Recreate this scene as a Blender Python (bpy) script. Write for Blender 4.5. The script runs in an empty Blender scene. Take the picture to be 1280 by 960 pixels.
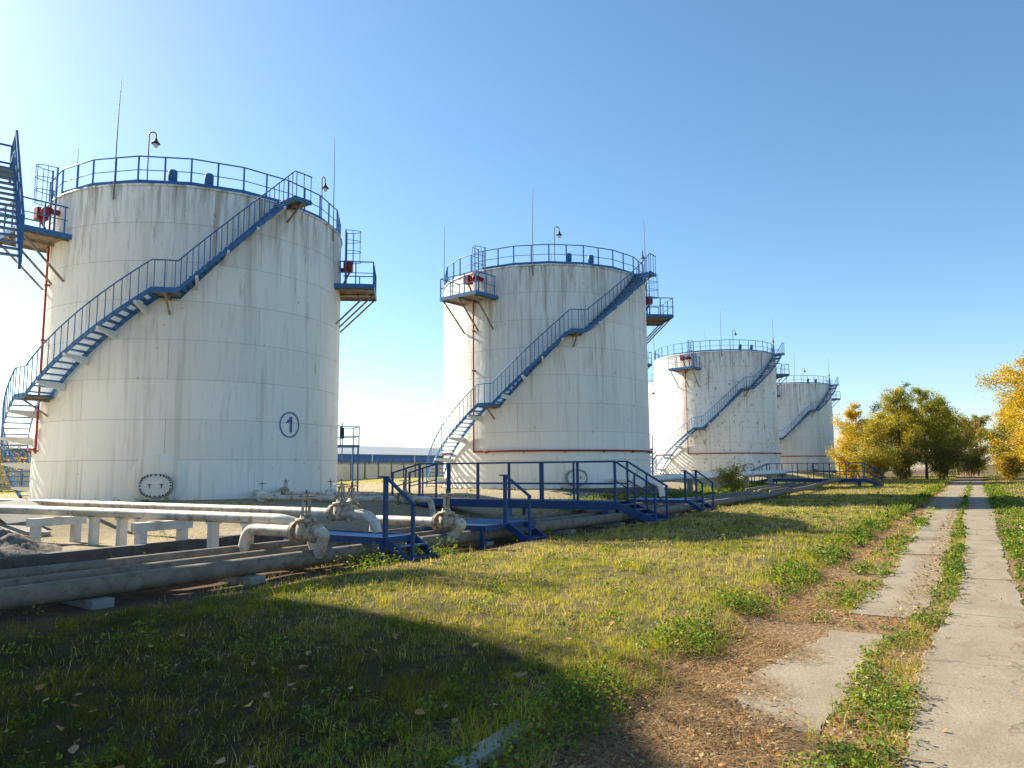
import bpy, math, random
import numpy as np
from mathutils import Vector, Matrix

# ---------------------------------------------------------------- scene, camera, sky, sun
# world axes: x runs along the row of tanks and the road, y runs from the road towards the tanks, z up
sc = bpy.context.scene
R_ = math.radians
random.seed(7)
rng = np.random.default_rng(11)

cam_d = bpy.data.cameras.new('camera')
cam = bpy.data.objects.new('camera', cam_d)
sc.collection.objects.link(cam)
sc.camera = cam
cam_d.sensor_width = 36.0
cam_d.lens = 36.0 * 920.0 / 1280.0
cam_d.clip_start = 0.05
cam_d.clip_end = 6000.0
PITCH, YAW, ROLL = R_(6.55), R_(32.0), R_(0.5)
CAMZ = 1.65
_f = Vector((math.cos(PITCH) * math.cos(YAW), math.cos(PITCH) * math.sin(YAW), math.sin(PITCH)))
_r0 = Vector((math.sin(YAW), -math.cos(YAW), 0))
_u0 = _r0.cross(_f)
_r = _r0 * math.cos(ROLL) - _u0 * math.sin(ROLL)
_u = _u0 * math.cos(ROLL) + _r0 * math.sin(ROLL)
_m = Matrix((_r, _u, -_f)).transposed().to_4x4()
_m.translation = (0, 0, CAMZ)
cam.matrix_world = _m

SUN_EL, SUN_ROT = R_(32.5), R_(2.0)
world = bpy.data.worlds.new('World')
sc.world = world
world.use_nodes = True
wn = world.node_tree.nodes
wl = world.node_tree.links
wn.clear()
sky = wn.new('ShaderNodeTexSky')
sky.sky_type = 'NISHITA'
sky.sun_disc = False
sky.sun_elevation = SUN_EL
sky.sun_rotation = SUN_ROT
sky.altitude = 100
sky.air_density = 1.0
sky.dust_density = 0.5
sky.ozone_density = 3.0
bg = wn.new('ShaderNodeBackground')
bg.inputs['Strength'].default_value = 0.072
wo = wn.new('ShaderNodeOutputWorld')
hsv = wn.new('ShaderNodeHueSaturation')
hsv.inputs['Hue'].default_value = 0.494
hsv.inputs['Saturation'].default_value = 1.1
wl.new(sky.outputs[0], hsv.inputs['Color'])
wl.new(hsv.outputs[0], bg.inputs['Color'])
wl.new(bg.outputs[0], wo.inputs['Surface'])

sun_d = bpy.data.lights.new('sun', 'SUN')
sun_d.energy = 4.7
sun_d.angle = R_(0.53)
sun_d.color = (1.0, 0.91, 0.75)
sun = bpy.data.objects.new('sun', sun_d)
sc.collection.objects.link(sun)
_sd = Vector((math.sin(SUN_ROT) * math.cos(SUN_EL), math.cos(SUN_ROT) * math.cos(SUN_EL), math.sin(SUN_EL)))
sun.rotation_euler = (-_sd).to_track_quat('-Z', 'Y').to_euler()
sun.location = (0, 60, 60)

sc.view_settings.view_transform = 'Standard'
sc.view_settings.look = 'None'
sc.view_settings.gamma = 1.0
sc.view_settings.use_curve_mapping = False
sc.view_settings.exposure = 1.5
sc.render.engine = 'CYCLES'
sc.cycles.max_bounces = 6
sc.cycles.diffuse_bounces = 3
sc.cycles.transmission_bounces = 4
sc.cycles.transparent_max_bounces = 4
sc.cycles.use_denoising = True

# ---------------------------------------------------------------- helpers
col = sc.collection


class MB:
    """collects boxes, bars, tubes and sheets, then links them as one mesh object"""

    def __init__(self):
        self.v, self.f, self.s = [], [], []

    def add(self, vs, fs, smooth=False):
        o = len(self.v)
        self.v.extend([tuple(p) for p in vs])
        for f in fs:
            self.f.append(tuple(i + o for i in f))
            self.s.append(smooth)
        return self

    def box(self, x0, x1, y0, y1, z0, z1):
        return self.add([(x0, y0, z0), (x1, y0, z0), (x1, y1, z0), (x0, y1, z0), (x0, y0, z1), (x1, y0, z1), (x1, y1, z1), (x0, y1, z1)],
                        [(0, 3, 2, 1), (4, 5, 6, 7), (0, 1, 5, 4), (1, 2, 6, 5), (2, 3, 7, 6), (3, 0, 4, 7)])

    def bar(self, p, q, w, h=None, up=(0, 0, 1)):
        h = h or w
        p, q = Vector(p), Vector(q)
        d = (q - p).normalized()
        up = Vector(up)
        if abs(d.dot(up)) > 0.98:
            up = Vector((1, 0, 0))
        a = d.cross(up).normalized() * w / 2
        b = a.cross(d).normalized() * h / 2
        vs = []
        for c in (p, q):
            vs += [c - a - b, c + a - b, c + a + b, c - a + b]
        return self.add(vs, [(3, 2, 1, 0), (4, 5, 6, 7), (0, 1, 5, 4), (1, 2, 6, 5), (2, 3, 7, 6), (3, 0, 4, 7)])

    def tube(self, pts, r, n=8, closed=False, caps=True):
        pts = [Vector(p) for p in pts]
        m = len(pts)
        rr = r if isinstance(r, (list, tuple)) else [r] * m
        rings = []
        t0 = None
        for i in range(m):
            if closed:
                d = pts[(i + 1) % m] - pts[i - 1]
            else:
                d = pts[min(i + 1, m - 1)] - pts[max(i - 1, 0)]
            d.normalize()
            if t0 is None:
                ref = Vector((0, 0, 1)) if abs(d.z) < 0.9 else Vector((1, 0, 0))
                a = d.cross(ref).normalized()
            else:
                a = (t0 - d * t0.dot(d)).normalized()
            t0 = a
            b = d.cross(a)
            rings.append([pts[i] + (a * math.cos(2 * math.pi * k / n) + b * math.sin(2 * math.pi * k / n)) * rr[i] for k in range(n)])
        vs = [p for rg in rings for p in rg]
        fs = []
        for i in range(m if closed else m - 1):
            j = (i + 1) % m
            for k in range(n):
                l = (k + 1) % n
                fs.append((i * n + k, i * n + l, j * n + l, j * n + k))
        self.add(vs, fs, True)
        if caps and not closed:
            self.add(rings[0], [tuple(range(n))[::-1]])
            self.add(rings[-1], [tuple(range(n))])
        return self

    def lathe(self, prof, n=16, axis='z', c=(0, 0, 0)):
        vs, fs = [], []
        for (r, h) in prof:
            for k in range(n):
                a = 2 * math.pi * k / n
                x, y = r * math.cos(a), r * math.sin(a)
                p = (x, y, h) if axis == 'z' else ((h, x, y) if axis == 'x' else (y, h, x))
                vs.append((p[0] + c[0], p[1] + c[1], p[2] + c[2]))
        m = len(prof)
        for i in range(m - 1):
            for k in range(n):
                l = (k + 1) % n
                fs.append((i * n + k, i * n + l, (i + 1) * n + l, (i + 1) * n + k))
        self.add(vs, fs, True)
        return self

    def strip(self, pa, pb, pc, pd):
        """closed box-section sweep through four corner polylines"""
        m = len(pa)
        vs = []
        for i in range(m):
            vs += [pa[i], pb[i], pc[i], pd[i]]
        fs = []
        for i in range(m - 1):
            for k in range(4):
                l = (k + 1) % 4
                fs.append((i * 4 + k, i * 4 + l, i * 4 + 4 + l, i * 4 + 4 + k))
        fs += [(3, 2, 1, 0), tuple((m - 1) * 4 + k for k in range(4))]
        return self.add(vs, fs)

    def mesh(self, name):
        me = bpy.data.meshes.new(name)
        me.from_pydata(self.v, [], self.f)
        me.polygons.foreach_set('use_smooth', self.s)
        me.update()
        return me

    def build(self, name, mat, parent=None, **k):
        return link(name, self.mesh(name), mat, parent, **k)


def link(name, me, mat, parent=None, loc=None, rz=None):
    o = bpy.data.objects.new(name, me)
    col.objects.link(o)
    if mat is not None:
        if len(me.materials) == 0:
            me.materials.append(mat)
        if me.materials[0] is not mat:
            o.material_slots[0].link = 'OBJECT'
            o.material_slots[0].material = mat
    if parent is not None:
        o.parent = parent
    if loc is not None:
        o.location = loc
    if rz is not None:
        o.rotation_euler = (0, 0, rz)
    return o


def tag(o, label=None, cat=None, group=None, kind=None):
    if label:
        o['label'] = label
    if cat:
        o['category'] = cat
    if group:
        o['group'] = group
    if kind:
        o['kind'] = kind
    return o


def thing(name, label, cat, loc=(0, 0, 0), rz=0.0, group=None):
    o = bpy.data.objects.new(name, None)
    o.empty_display_size = 0.2
    col.objects.link(o)
    o.location = loc
    o.rotation_euler = (0, 0, rz)
    return tag(o, label, cat, group)


def np_mesh(name, v, f, c=None, smooth=False):
    me = bpy.data.meshes.new(name)
    n, k = len(v), f.shape[1]
    me.vertices.add(n)
    me.vertices.foreach_set('co', np.ascontiguousarray(v, dtype=np.float32).ravel())
    me.loops.add(f.size)
    me.loops.foreach_set('vertex_index', np.ascontiguousarray(f, dtype=np.int32).ravel())
    me.polygons.add(len(f))
    me.polygons.foreach_set('loop_start', np.arange(0, f.size, k, dtype=np.int32))
    if smooth:
        me.polygons.foreach_set('use_smooth', np.ones(len(f), dtype=bool))
    me.update(calc_edges=True)
    if c is not None:
        a = me.attributes.new('Col', 'FLOAT_COLOR', 'POINT')
        cc = np.ones((n, 4), dtype=np.float32)
        cc[:, :3] = c
        a.data.foreach_set('color', cc.ravel())
    return me


def fillet(pts, rad=0.25, n=6):
    pts = [Vector(p) for p in pts]
    out = [pts[0]]
    for i in range(1, len(pts) - 1):
        a, b, c = pts[i - 1], pts[i], pts[i + 1]
        d1, d2 = (a - b), (c - b)
        r = min(rad, d1.length * 0.49, d2.length * 0.49)
        p, q = b + d1.normalized() * r, b + d2.normalized() * r
        for k in range(n + 1):
            t = k / n
            out.append(p * (1 - t) ** 2 + b * 2 * t * (1 - t) + q * t * t)
    out.append(pts[-1])
    return out


def smooth(a, b, x):
    t = np.clip((np.asarray(x, dtype=float) - a) / (b - a), 0, 1)
    return t * t * (3 - 2 * t)


_ph = np.random.default_rng(5).uniform(0, 6.28, (6, 24))
_dr = np.random.default_rng(6).uniform(0, 6.28, (6, 24))


def wob(x, y, scale, seed=0):
    """smooth pseudo noise in -1..1, feature size about `scale` metres"""
    r = 0
    for k in range(12):
        w = 6.28 / (scale * (0.7 + 1.3 * ((k * 0.618) % 1)))
        r = r + np.sin((x * math.cos(_dr[seed, k]) + y * math.sin(_dr[seed, k])) * w + _ph[seed, k])
    return np.clip(r / 4.2, -1, 1)


def gz(x, y):
    """height of the ground"""
    x, y = np.asarray(x, float), np.asarray(y, float)
    z = 0.075 * smooth(1.95, 2.45, y) + 0.03 * wob(x, y, 2.6) * smooth(2.3, 3.5, y)
    z = z - 0.10 * smooth(8.1, 8.9, y)
    st = 1 - smooth(11.0, 13.0, x)
    z = z + 0.14 * smooth(13.36, 13.44, y) * st
    z = z + (0.60 - 0.14 * st) * (smooth(17.0, 20.5, y) * st + smooth(13.0, 19.0, y) * (1 - st))
    z = z + 0.36 * smooth(55, 74, x) * smooth(11, 17, y)
    z = z - 0.38 * smooth(44, 56, y)
    z = z + 0.05 * smooth(-0.7, -1.4, y) + 0.03 * wob(x, y, 3.0, 1) * smooth(-0.9, -2, y)
    return z


# ---------------------------------------------------------------- materials
def nodes(name):
    m = bpy.data.materials.new(name)
    m.use_nodes = True
    n = m.node_tree.nodes
    n.clear()
    out = n.new('ShaderNodeOutputMaterial')
    b = n.new('ShaderNodeBsdfPrincipled')
    m.node_tree.links.new(b.outputs[0], out.inputs['Surface'])
    return m, n, m.node_tree.links, b, out


def ramp(n, l, src, stops):
    r = n.new('ShaderNodeValToRGB')
    el = r.color_ramp.elements
    while len(el) < len(stops):
        el.new(0.5)
    for e, (p, c) in zip(el, stops):
        e.position = p
        e.color = (c, c, c, 1) if isinstance(c, (int, float)) else (*c, 1)
    l.new(src, r.inputs[0])
    return r.outputs[0]


def noise(n, l, vec, scale, detail=4, rough=0.6):
    t = n.new('ShaderNodeTexNoise')
    t.inputs['Scale'].default_value = scale
    t.inputs['Detail'].default_value = detail
    t.inputs['Roughness'].default_value = rough
    if vec is not None:
        l.new(vec, t.inputs['Vector'])
    return t.outputs[0]


def mix(n, l, fac, a, b, mode='MIX'):
    m = n.new('ShaderNodeMix')
    m.data_type = 'RGBA'
    m.blend_type = mode
    for inp, v in ((m.inputs[0], fac), (m.inputs[6], a), (m.inputs[7], b)):
        if isinstance(v, (int, float)):
            inp.default_value = v
        elif isinstance(v, (tuple, list)):
            inp.default_value = (*v, 1)
        else:
            l.new(v, inp)
    return m.outputs[2]


def mapping(n, l, vec, scale, loc=(0, 0, 0)):
    m = n.new('ShaderNodeMapping')
    m.inputs['Scale'].default_value = scale
    m.inputs['Location'].default_value = loc
    l.new(vec, m.inputs['Vector'])
    return m.outputs[0]


def mul(n, l, a, b, op='MULTIPLY'):
    m = n.new('ShaderNodeMath')
    m.operation = op
    for inp, v in ((m.inputs[0], a), (m.inputs[1], b)):
        if isinstance(v, (int, float)):
            inp.default_value = v
        else:
            l.new(v, inp)
    return m.outputs[0]


def bump(n, l, b, h, strength=0.3, dist=0.02):
    t = n.new('ShaderNodeBump')
    t.inputs['Strength'].default_value = strength
    t.inputs['Distance'].default_value = dist
    l.new(h, t.inputs['Height'])
    l.new(t.outputs[0], b.inputs['Normal'])


def rough_mat(name, c0, c1, scale=6, rough=0.8, spots=None, spot_scale=3, spot_lo=0.55, spot_hi=0.7, spot_amt=0.7, bmp=0.2, bscale=40, metallic=0.0, spec=0.3):
    m, n, l, b, o = nodes(name)
    g = n.new('ShaderNodeNewGeometry').outputs['Position']
    c = mix(n, l, ramp(n, l, noise(n, l, g, scale), [(0.3, 0.0), (0.7, 1.0)]), c0, c1)
    if spots:
        f = mul(n, l, ramp(n, l, noise(n, l, g, spot_scale, 6, 0.7), [(spot_lo, 0.0), (spot_hi, 1.0)]), spot_amt)
        c = mix(n, l, f, c, spots)
    l.new(c, b.inputs['Base Color'])
    b.inputs['Roughness'].default_value = rough
    b.inputs['Metallic'].default_value = metallic
    b.inputs['Specular IOR Level'].default_value = spec
    if bmp:
        bump(n, l, b, noise(n, l, g, bscale, 5, 0.7), bmp, 0.01)
    return m


def foliage_mat(name, trans=0.4, gain=1.0):
    m = bpy.data.materials.new(name)
    m.use_nodes = True
    n, l = m.node_tree.nodes, m.node_tree.links
    n.clear()
    out = n.new('ShaderNodeOutputMaterial')
    a = n.new('ShaderNodeAttribute')
    a.attribute_name = 'Col'
    d = n.new('ShaderNodeBsdfDiffuse')
    t = n.new('ShaderNodeBsdfTranslucent')
    l.new(a.outputs['Color'], d.inputs['Color'])
    l.new(mix(n, l, 1.0, a.outputs['Color'], (1.25 * gain, 1.15 * gain, 0.55 * gain), 'MULTIPLY'), t.inputs['Color'])
    s = n.new('ShaderNodeMixShader')
    s.inputs[0].default_value = trans
    l.new(d.outputs[0], s.inputs[1])
    l.new(t.outputs[0], s.inputs[2])
    g = n.new('ShaderNodeBsdfGlossy')
    g.inputs['Roughness'].default_value = 0.45
    g.inputs['Color'].default_value = (0.8, 0.8, 0.8, 1)
    s2 = n.new('ShaderNodeMixShader')
    s2.inputs[0].default_value = 0.015
    l.new(s.outputs[0], s2.inputs[1])
    l.new(g.outputs[0], s2.inputs[2])
    l.new(s2.outputs[0], out.inputs['Surface'])
    return m


def tank_paint(name, root, seed, rust=0.4, dirt=0.5, rustlo=0.635, tint=(0.89, 0.865, 0.80)):
    m, n, l, b, o = nodes(name)
    tc = n.new('ShaderNodeTexCoord')
    tc.object = root
    v = tc.outputs['Object']
    s1 = noise(n, l, mapping(n, l, v, (1, 1, 0.035), (seed, 0, 0)), 2.2, 6, 0.65)
    s2 = noise(n, l, mapping(n, l, v, (1, 1, 0.09), (seed + 9, 3, 0)), 6.0, 5, 0.6)
    pat = noise(n, l, mapping(n, l, v, (1, 1, 0.5), (seed, 7, 2)), 0.45, 3, 0.5)
    xyz = n.new('ShaderNodeSeparateXYZ')
    l.new(v, xyz.inputs[0])
    top = ramp(n, l, mul(n, l, xyz.outputs[2], 1 / 12.0), [(0.0, 0.55), (0.12, 0.28), (0.45, 0.4), (0.97, 1.0)])
    cloudy2 = ramp(n, l, noise(n, l, mapping(n, l, v, (1, 1, 0.12), (seed + 3, 2, 6)), 0.5, 3, 0.5), [(0.35, 0.25), (0.62, 1.0)])
    cloudy = ramp(n, l, pat, [(0.3, 0.0), (0.7, 1.0)])
    oi = n.new('ShaderNodeObjectInfo')
    base = mix(n, l, cloudy, tint, tuple(c * 0.93 for c in tint))
    base = mix(n, l, 1.0, base, ramp(n, l, oi.outputs['Random'], [(0.0, (0.93, 0.925, 0.91)), (1.0, (1.0, 1.0, 1.0))]), 'MULTIPLY')
    g1 = mul(n, l, mul(n, l, ramp(n, l, s1, [(0.50, 0.0), (0.72, 1.0)]), top), mul(n, l, cloudy2, dirt * 0.7))
    c = mix(n, l, g1, base, (0.33, 0.32, 0.29))
    g2 = mul(n, l, mul(n, l, ramp(n, l, s2, [(0.55, 0.0), (0.68, 1.0)]), top), mul(n, l, cloudy2, dirt * 0.8))
    c = mix(n, l, g2, c, (0.27, 0.25, 0.215))
    # short grime runs hanging from the rim
    rim = ramp(n, l, mul(n, l, xyz.outputs[2], 1 / 12.0), [(0.80, 0.0), (0.99, 1.0)])
    s5 = noise(n, l, mapping(n, l, v, (1, 1, 0.10), (seed + 5, 8, 0)), 4.5, 4, 0.6)
    c = mix(n, l, mul(n, l, mul(n, l, ramp(n, l, s5, [(0.46, 0.0), (0.62, 1.0)]), rim), dirt * 0.6), c, (0.24, 0.19, 0.13))
    # thin rust runs and small rust blisters
    s3 = noise(n, l, mapping(n, l, v, (1, 1, 0.05), (seed + 21, 1, 5)), 3.4, 3, 0.5)
    g3 = mul(n, l, mul(n, l, ramp(n, l, s3, [(0.60, 0.0), (0.70, 1.0)]), top), rust)
    c = mix(n, l, g3, c, (0.34, 0.22, 0.12))
    s4 = noise(n, l, mapping(n, l, v, (1, 1, 0.7), (seed + 31, 2, 1)), 2.6, 8, 0.75)
    g4 = mul(n, l, ramp(n, l, s4, [(rustlo, 0.0), (rustlo + 0.045, 1.0)]), rust)
    c = mix(n, l, g4, c, (0.30, 0.19, 0.10))
    l.new(c, b.inputs['Base Color'])
    b.inputs['Roughness'].default_value = 0.55
    b.inputs['Specular IOR Level'].default_value = 0.3
    bump(n, l, b, noise(n, l, mapping(n, l, v, (1, 1, 0.6), (seed, 0, 0)), 1.1, 3, 0.5), 0.5, 0.09)
    return m


M = {}
M['blue'] = rough_mat('blue paint', (0.022, 0.12, 0.29), (0.05, 0.18, 0.38), 3, 0.5, (0.09, 0.05, 0.035), 9, 0.58, 0.68, 0.75, 0.15, 60, spec=0.4)
M['backlit_blue'] = rough_mat('navy paint', (0.010, 0.045, 0.14), (0.018, 0.065, 0.19), 5, 0.45, (0.07, 0.045, 0.035), 9, 0.57, 0.66, 0.7, 0.15, 60, spec=0.3)  # the blue paint darkened: backlit shade of bridges and crossings put in the colour
M['pale_blue'] = rough_mat('faded blue paint', (0.10, 0.24, 0.38), (0.07, 0.18, 0.33), 6, 0.5, (0.2, 0.16, 0.12), 8, 0.6, 0.7, 0.5)
M['red'] = rough_mat('red paint', (0.33, 0.03, 0.025), (0.25, 0.03, 0.03), 6, 0.5, (0.12, 0.05, 0.03), 8, 0.62, 0.7, 0.5)
M['white'] = rough_mat('white pipe paint', (0.60, 0.565, 0.49), (0.45, 0.41, 0.34), 3.0, 0.55, (0.22, 0.14, 0.08), 5, 0.50, 0.64, 0.8, 0.2, 30)
M['white_clean'] = rough_mat('white paint', (0.76, 0.76, 0.73), (0.66, 0.66, 0.62), 3, 0.5, (0.3, 0.24, 0.18), 6, 0.64, 0.74, 0.5)
M['wood_white'] = rough_mat('whitewashed concrete', (0.66, 0.65, 0.60), (0.5, 0.48, 0.43), 4, 0.85, (0.33, 0.19, 0.08), 3, 0.58, 0.7, 0.7, 0.4, 50)
M['old_pipe'] = rough_mat('weathered pipe lagging', (0.25, 0.205, 0.155), (0.15, 0.12, 0.09), 4, 0.8, (0.11, 0.075, 0.05), 6, 0.5, 0.66, 0.8, 0.6, 45)
M['valve'] = rough_mat('chipped valve paint', (0.54, 0.47, 0.36), (0.38, 0.31, 0.22), 7, 0.7, (0.15, 0.085, 0.045), 12, 0.46, 0.60, 0.9, 0.5, 60)
M['dark'] = rough_mat('dark steel', (0.03, 0.03, 0.032), (0.05, 0.045, 0.04), 8, 0.6)
M['rod'] = rough_mat('grey steel', (0.12, 0.13, 0.15), (0.09, 0.1, 0.11), 8, 0.5, metallic=0.3)
M['under'] = rough_mat('rusty underside', (0.36, 0.30, 0.22), (0.22, 0.17, 0.12), 5, 0.8, (0.14, 0.07, 0.035), 5, 0.5, 0.65, 0.8)
M['seam'] = rough_mat('weld seam', (0.30, 0.29, 0.27), (0.22, 0.2, 0.18), 2, 0.8, bmp=0)
M['concrete'] = rough_mat('old concrete', (0.33, 0.31, 0.275), (0.25, 0.235, 0.205), 1.6, 0.9, (0.15, 0.13, 0.105), 4, 0.55, 0.72, 0.6, 0.5, 60)
M['concrete_dark'] = rough_mat('stained concrete', (0.14, 0.125, 0.11), (0.09, 0.08, 0.07), 3, 0.95, (0.05, 0.045, 0.04), 5, 0.5, 0.7, 0.6, 0.6, 40)
M['fence'] = rough_mat('precast concrete panel', (0.60, 0.565, 0.49), (0.50, 0.47, 0.40), 0.8, 0.9, (0.2, 0.18, 0.15), 2, 0.55, 0.72, 0.5)
M['bark'] = rough_mat('bark', (0.10, 0.085, 0.07), (0.06, 0.05, 0.04), 6, 0.95, bmp=0.6, bscale=25)
M['birch'] = rough_mat('birch bark', (0.55, 0.53, 0.49), (0.42, 0.4, 0.36), 3, 0.8, (0.05, 0.045, 0.04), 5, 0.52, 0.58, 0.9)
M['roof'] = rough_mat('corrugated grey sheet', (0.30, 0.33, 0.35), (0.25, 0.28, 0.30), 0.3, 0.6)
M['fascia'] = rough_mat('blue cladding', (0.03, 0.13, 0.45), (0.035, 0.15, 0.5), 0.4, 0.5, spec=0.4)
M['bglass'] = rough_mat('grey cladding', (0.36, 0.38, 0.39), (0.3, 0.32, 0.33), 0.5, 0.6)
M['gravel'] = rough_mat('gravel', (0.20, 0.165, 0.135), (0.10, 0.085, 0.07), 9, 0.95, (0.3, 0.26, 0.22), 22, 0.55, 0.65, 0.7, 0.9, 30)
M['lamp_glass'] = rough_mat('pale lamp glass', (0.7, 0.72, 0.72), (0.65, 0.67, 0.67), 8, 0.2)
M['grass'] = foliage_mat('grass blades', 0.40)
M['weed'] = foliage_mat('broad leaves', 0.42)
M['litter'] = foliage_mat('dry leaves', 0.18)
M['crown'] = foliage_mat('tree leaves', 0.42)


def slab_mat():
    m, n, l, b, o = nodes('road slab concrete')
    g = n.new('ShaderNodeNewGeometry').outputs['Position']
    a = ramp(n, l, noise(n, l, g, 1.1, 5, 0.6), [(0.3, 0.0), (0.7, 1.0)])
    c = mix(n, l, a, (0.315, 0.265, 0.19), (0.235, 0.195, 0.135))
    sp = ramp(n, l, noise(n, l, g, 55, 3, 0.7), [(0.35, 0.72), (0.65, 1.12)])
    c = mix(n, l, 1.0, c, sp, 'MULTIPLY')
    st = mul(n, l, ramp(n, l, noise(n, l, mapping(n, l, g, (1, 1.6, 1), (4, 2, 0)), 2.1, 6, 0.7), [(0.50, 0.0), (0.66, 1.0)]), 0.6)
    c = mix(n, l, st, c, (0.19, 0.15, 0.105))
    vo = n.new('ShaderNodeTexVoronoi')
    vo.feature = 'DISTANCE_TO_EDGE'
    vo.inputs['Scale'].default_value = 0.33
    wv = n.new('ShaderNodeVectorMath')
    wv.operation = 'ADD'
    nz = n.new('ShaderNodeTexNoise')
    nz.inputs['Scale'].default_value = 2.0
    nz.inputs['Detail'].default_value = 6
    l.new(g, nz.inputs['Vector'])
    l.new(g, wv.inputs[0])
    l.new(nz.outputs['Color'], wv.inputs[1])
    l.new(wv.outputs[0], vo.inputs['Vector'])
    cr = ramp(n, l, vo.outputs['Distance'], [(0.002, 0.55), (0.007, 0.0)])
    c = mix(n, l, cr, c, (0.09, 0.075, 0.06))
    l.new(c, b.inputs['Base Color'])
    b.inputs['Roughness'].default_value = 0.9
    b.inputs['Specular IOR Level'].default_value = 0.2
    bump(n, l, b, mix(n, l, 0.5, noise(n, l, g, 60, 4, 0.7), noise(n, l, g, 6, 4, 0.6)), 0.5, 0.012)
    return m


def ground_mat():
    m, n, l, b, o = nodes('soil and thatch')
    g = n.new('ShaderNodeNewGeometry').outputs['Position']
    xyz = n.new('ShaderNodeSeparateXYZ')
    l.new(g, xyz.inputs[0])
    y = xyz.outputs[1]
    big = noise(n, l, g, 0.5, 5, 0.6)
    yw = mul(n, l, y, mul(n, l, mul(n, l, big, -0.5, 'ADD'), 1.6), 'ADD')
    fine = noise(n, l, g, 26, 6, 0.75)
    med = noise(n, l, g, 5, 5, 0.65)
    thatch = mix(n, l, ramp(n, l, med, [(0.35, 0.0), (0.65, 1.0)]), (0.035, 0.03, 0.014), (0.075, 0.06, 0.028))
    rx = n.new('ShaderNodeMapRange')
    rx.inputs['From Min'].default_value = 5.5
    rx.inputs['From Max'].default_value = 10.0
    l.new(mul(n, l, xyz.outputs[0], mul(n, l, big, 4.0), 'ADD'), rx.inputs['Value'])
    thatch = mix(n, l, rx.outputs[0], thatch, mix(n, l, ramp(n, l, med, [(0.35, 0.0), (0.65, 1.0)]), (0.08, 0.07, 0.028), (0.18, 0.14, 0.065)))  # thatch darker at low x, deepening the near tank's shade in the colour
    litter = mix(n, l, ramp(n, l, fine, [(0.36, 0.0), (0.64, 1.0)]), (0.11, 0.065, 0.034), (0.37, 0.245, 0.13))
    sand = mix(n, l, ramp(n, l, med, [(0.35, 0.0), (0.65, 1.0)]), (0.40, 0.33, 0.23), (0.28, 0.235, 0.14))

    def band(lo, hi):
        r = n.new('ShaderNodeMapRange')
        r.interpolation_type = 'SMOOTHSTEP'
        r.inputs['From Min'].default_value = lo
        r.inputs['From Max'].default_value = hi
        l.new(yw, r.inputs['Value'])
        return r.outputs[0]
    c = mix(n, l, band(-0.9, -0.4), thatch, litter)
    c = mix(n, l, band(2.1, 2.7), c, thatch)
    c = mix(n, l, band(7.75, 8.2), c, mix(n, l, ramp(n, l, med, [(0.35, 0.0), (0.65, 1.0)]), (0.17, 0.10, 0.06), (0.09, 0.062, 0.042)))
    c = mix(n, l, band(12.5, 15.0), c, sand)
    far = mix(n, l, ramp(n, l, med, [(0.35, 0.0), (0.65, 1.0)]), (0.36, 0.31, 0.09), (0.28, 0.26, 0.08))
    c = mix(n, l, band(42.0, 46.0), c, far)
    c = mix(n, l, 1.0, c, ramp(n, l, fine, [(0.3, 0.65), (0.7, 1.2)]), 'MULTIPLY')
    l.new(c, b.inputs['Base Color'])
    b.inputs['Roughness'].default_value = 1.0
    b.inputs['Specular IOR Level'].default_value = 0.1
    bump(n, l, b, fine, 0.8, 0.03)
    return m


M['slab'] = slab_mat()
M['ground'] = ground_mat()

# ---------------------------------------------------------------- ground, road
def axis(lo, hi, step, far_lo, far_hi):
    a = list(np.arange(lo, hi + step / 2, step))
    s, p = step, lo
    left = []
    while p > far_lo:
        s *= 1.22
        p -= s
        left.append(p)
    s, p = step, a[-1]
    right = []
    while p < far_hi:
        s *= 1.22
        p += s
        right.append(p)
    return np.array(left[::-1] + a + right)


gx, gy = axis(-2, 48, 0.25, -1500, 3500), axis(-8, 22, 0.2, -2500, 2500)
GX, GY = np.meshgrid(gx, gy, indexing='ij')
gv = np.stack([GX, GY, gz(GX, GY)], -1).reshape(-1, 3)
ni, nj = len(gx), len(gy)
ii = (np.arange(ni - 1)[:, None] * nj + np.arange(nj - 1)[None, :]).ravel()
gf = np.stack([ii, ii + nj, ii + nj + 1, ii + 1], 1)
ground = link('ground', np_mesh('ground', gv, gf, smooth=True), M['ground'])
tag(ground, 'flat ground of soil, thatch and sandy yard', 'ground', kind='structure')

road_mb = MB()
road_mb.add([(-4, -0.9, 0.004), (150, -0.9, 0.004), (150, 2.0, 0.004), (-4, 2.0, 0.004)], [(0, 1, 2, 3)])
road = road_mb.build('road', M['ground'])
tag(road, 'narrow road of two strips of worn concrete slabs', 'road', kind='structure')
rs = random.Random(3)


def lim(tab, x):
    return float(np.interp(x, [q[0] for q in tab], [q[1] for q in tab]))


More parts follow.
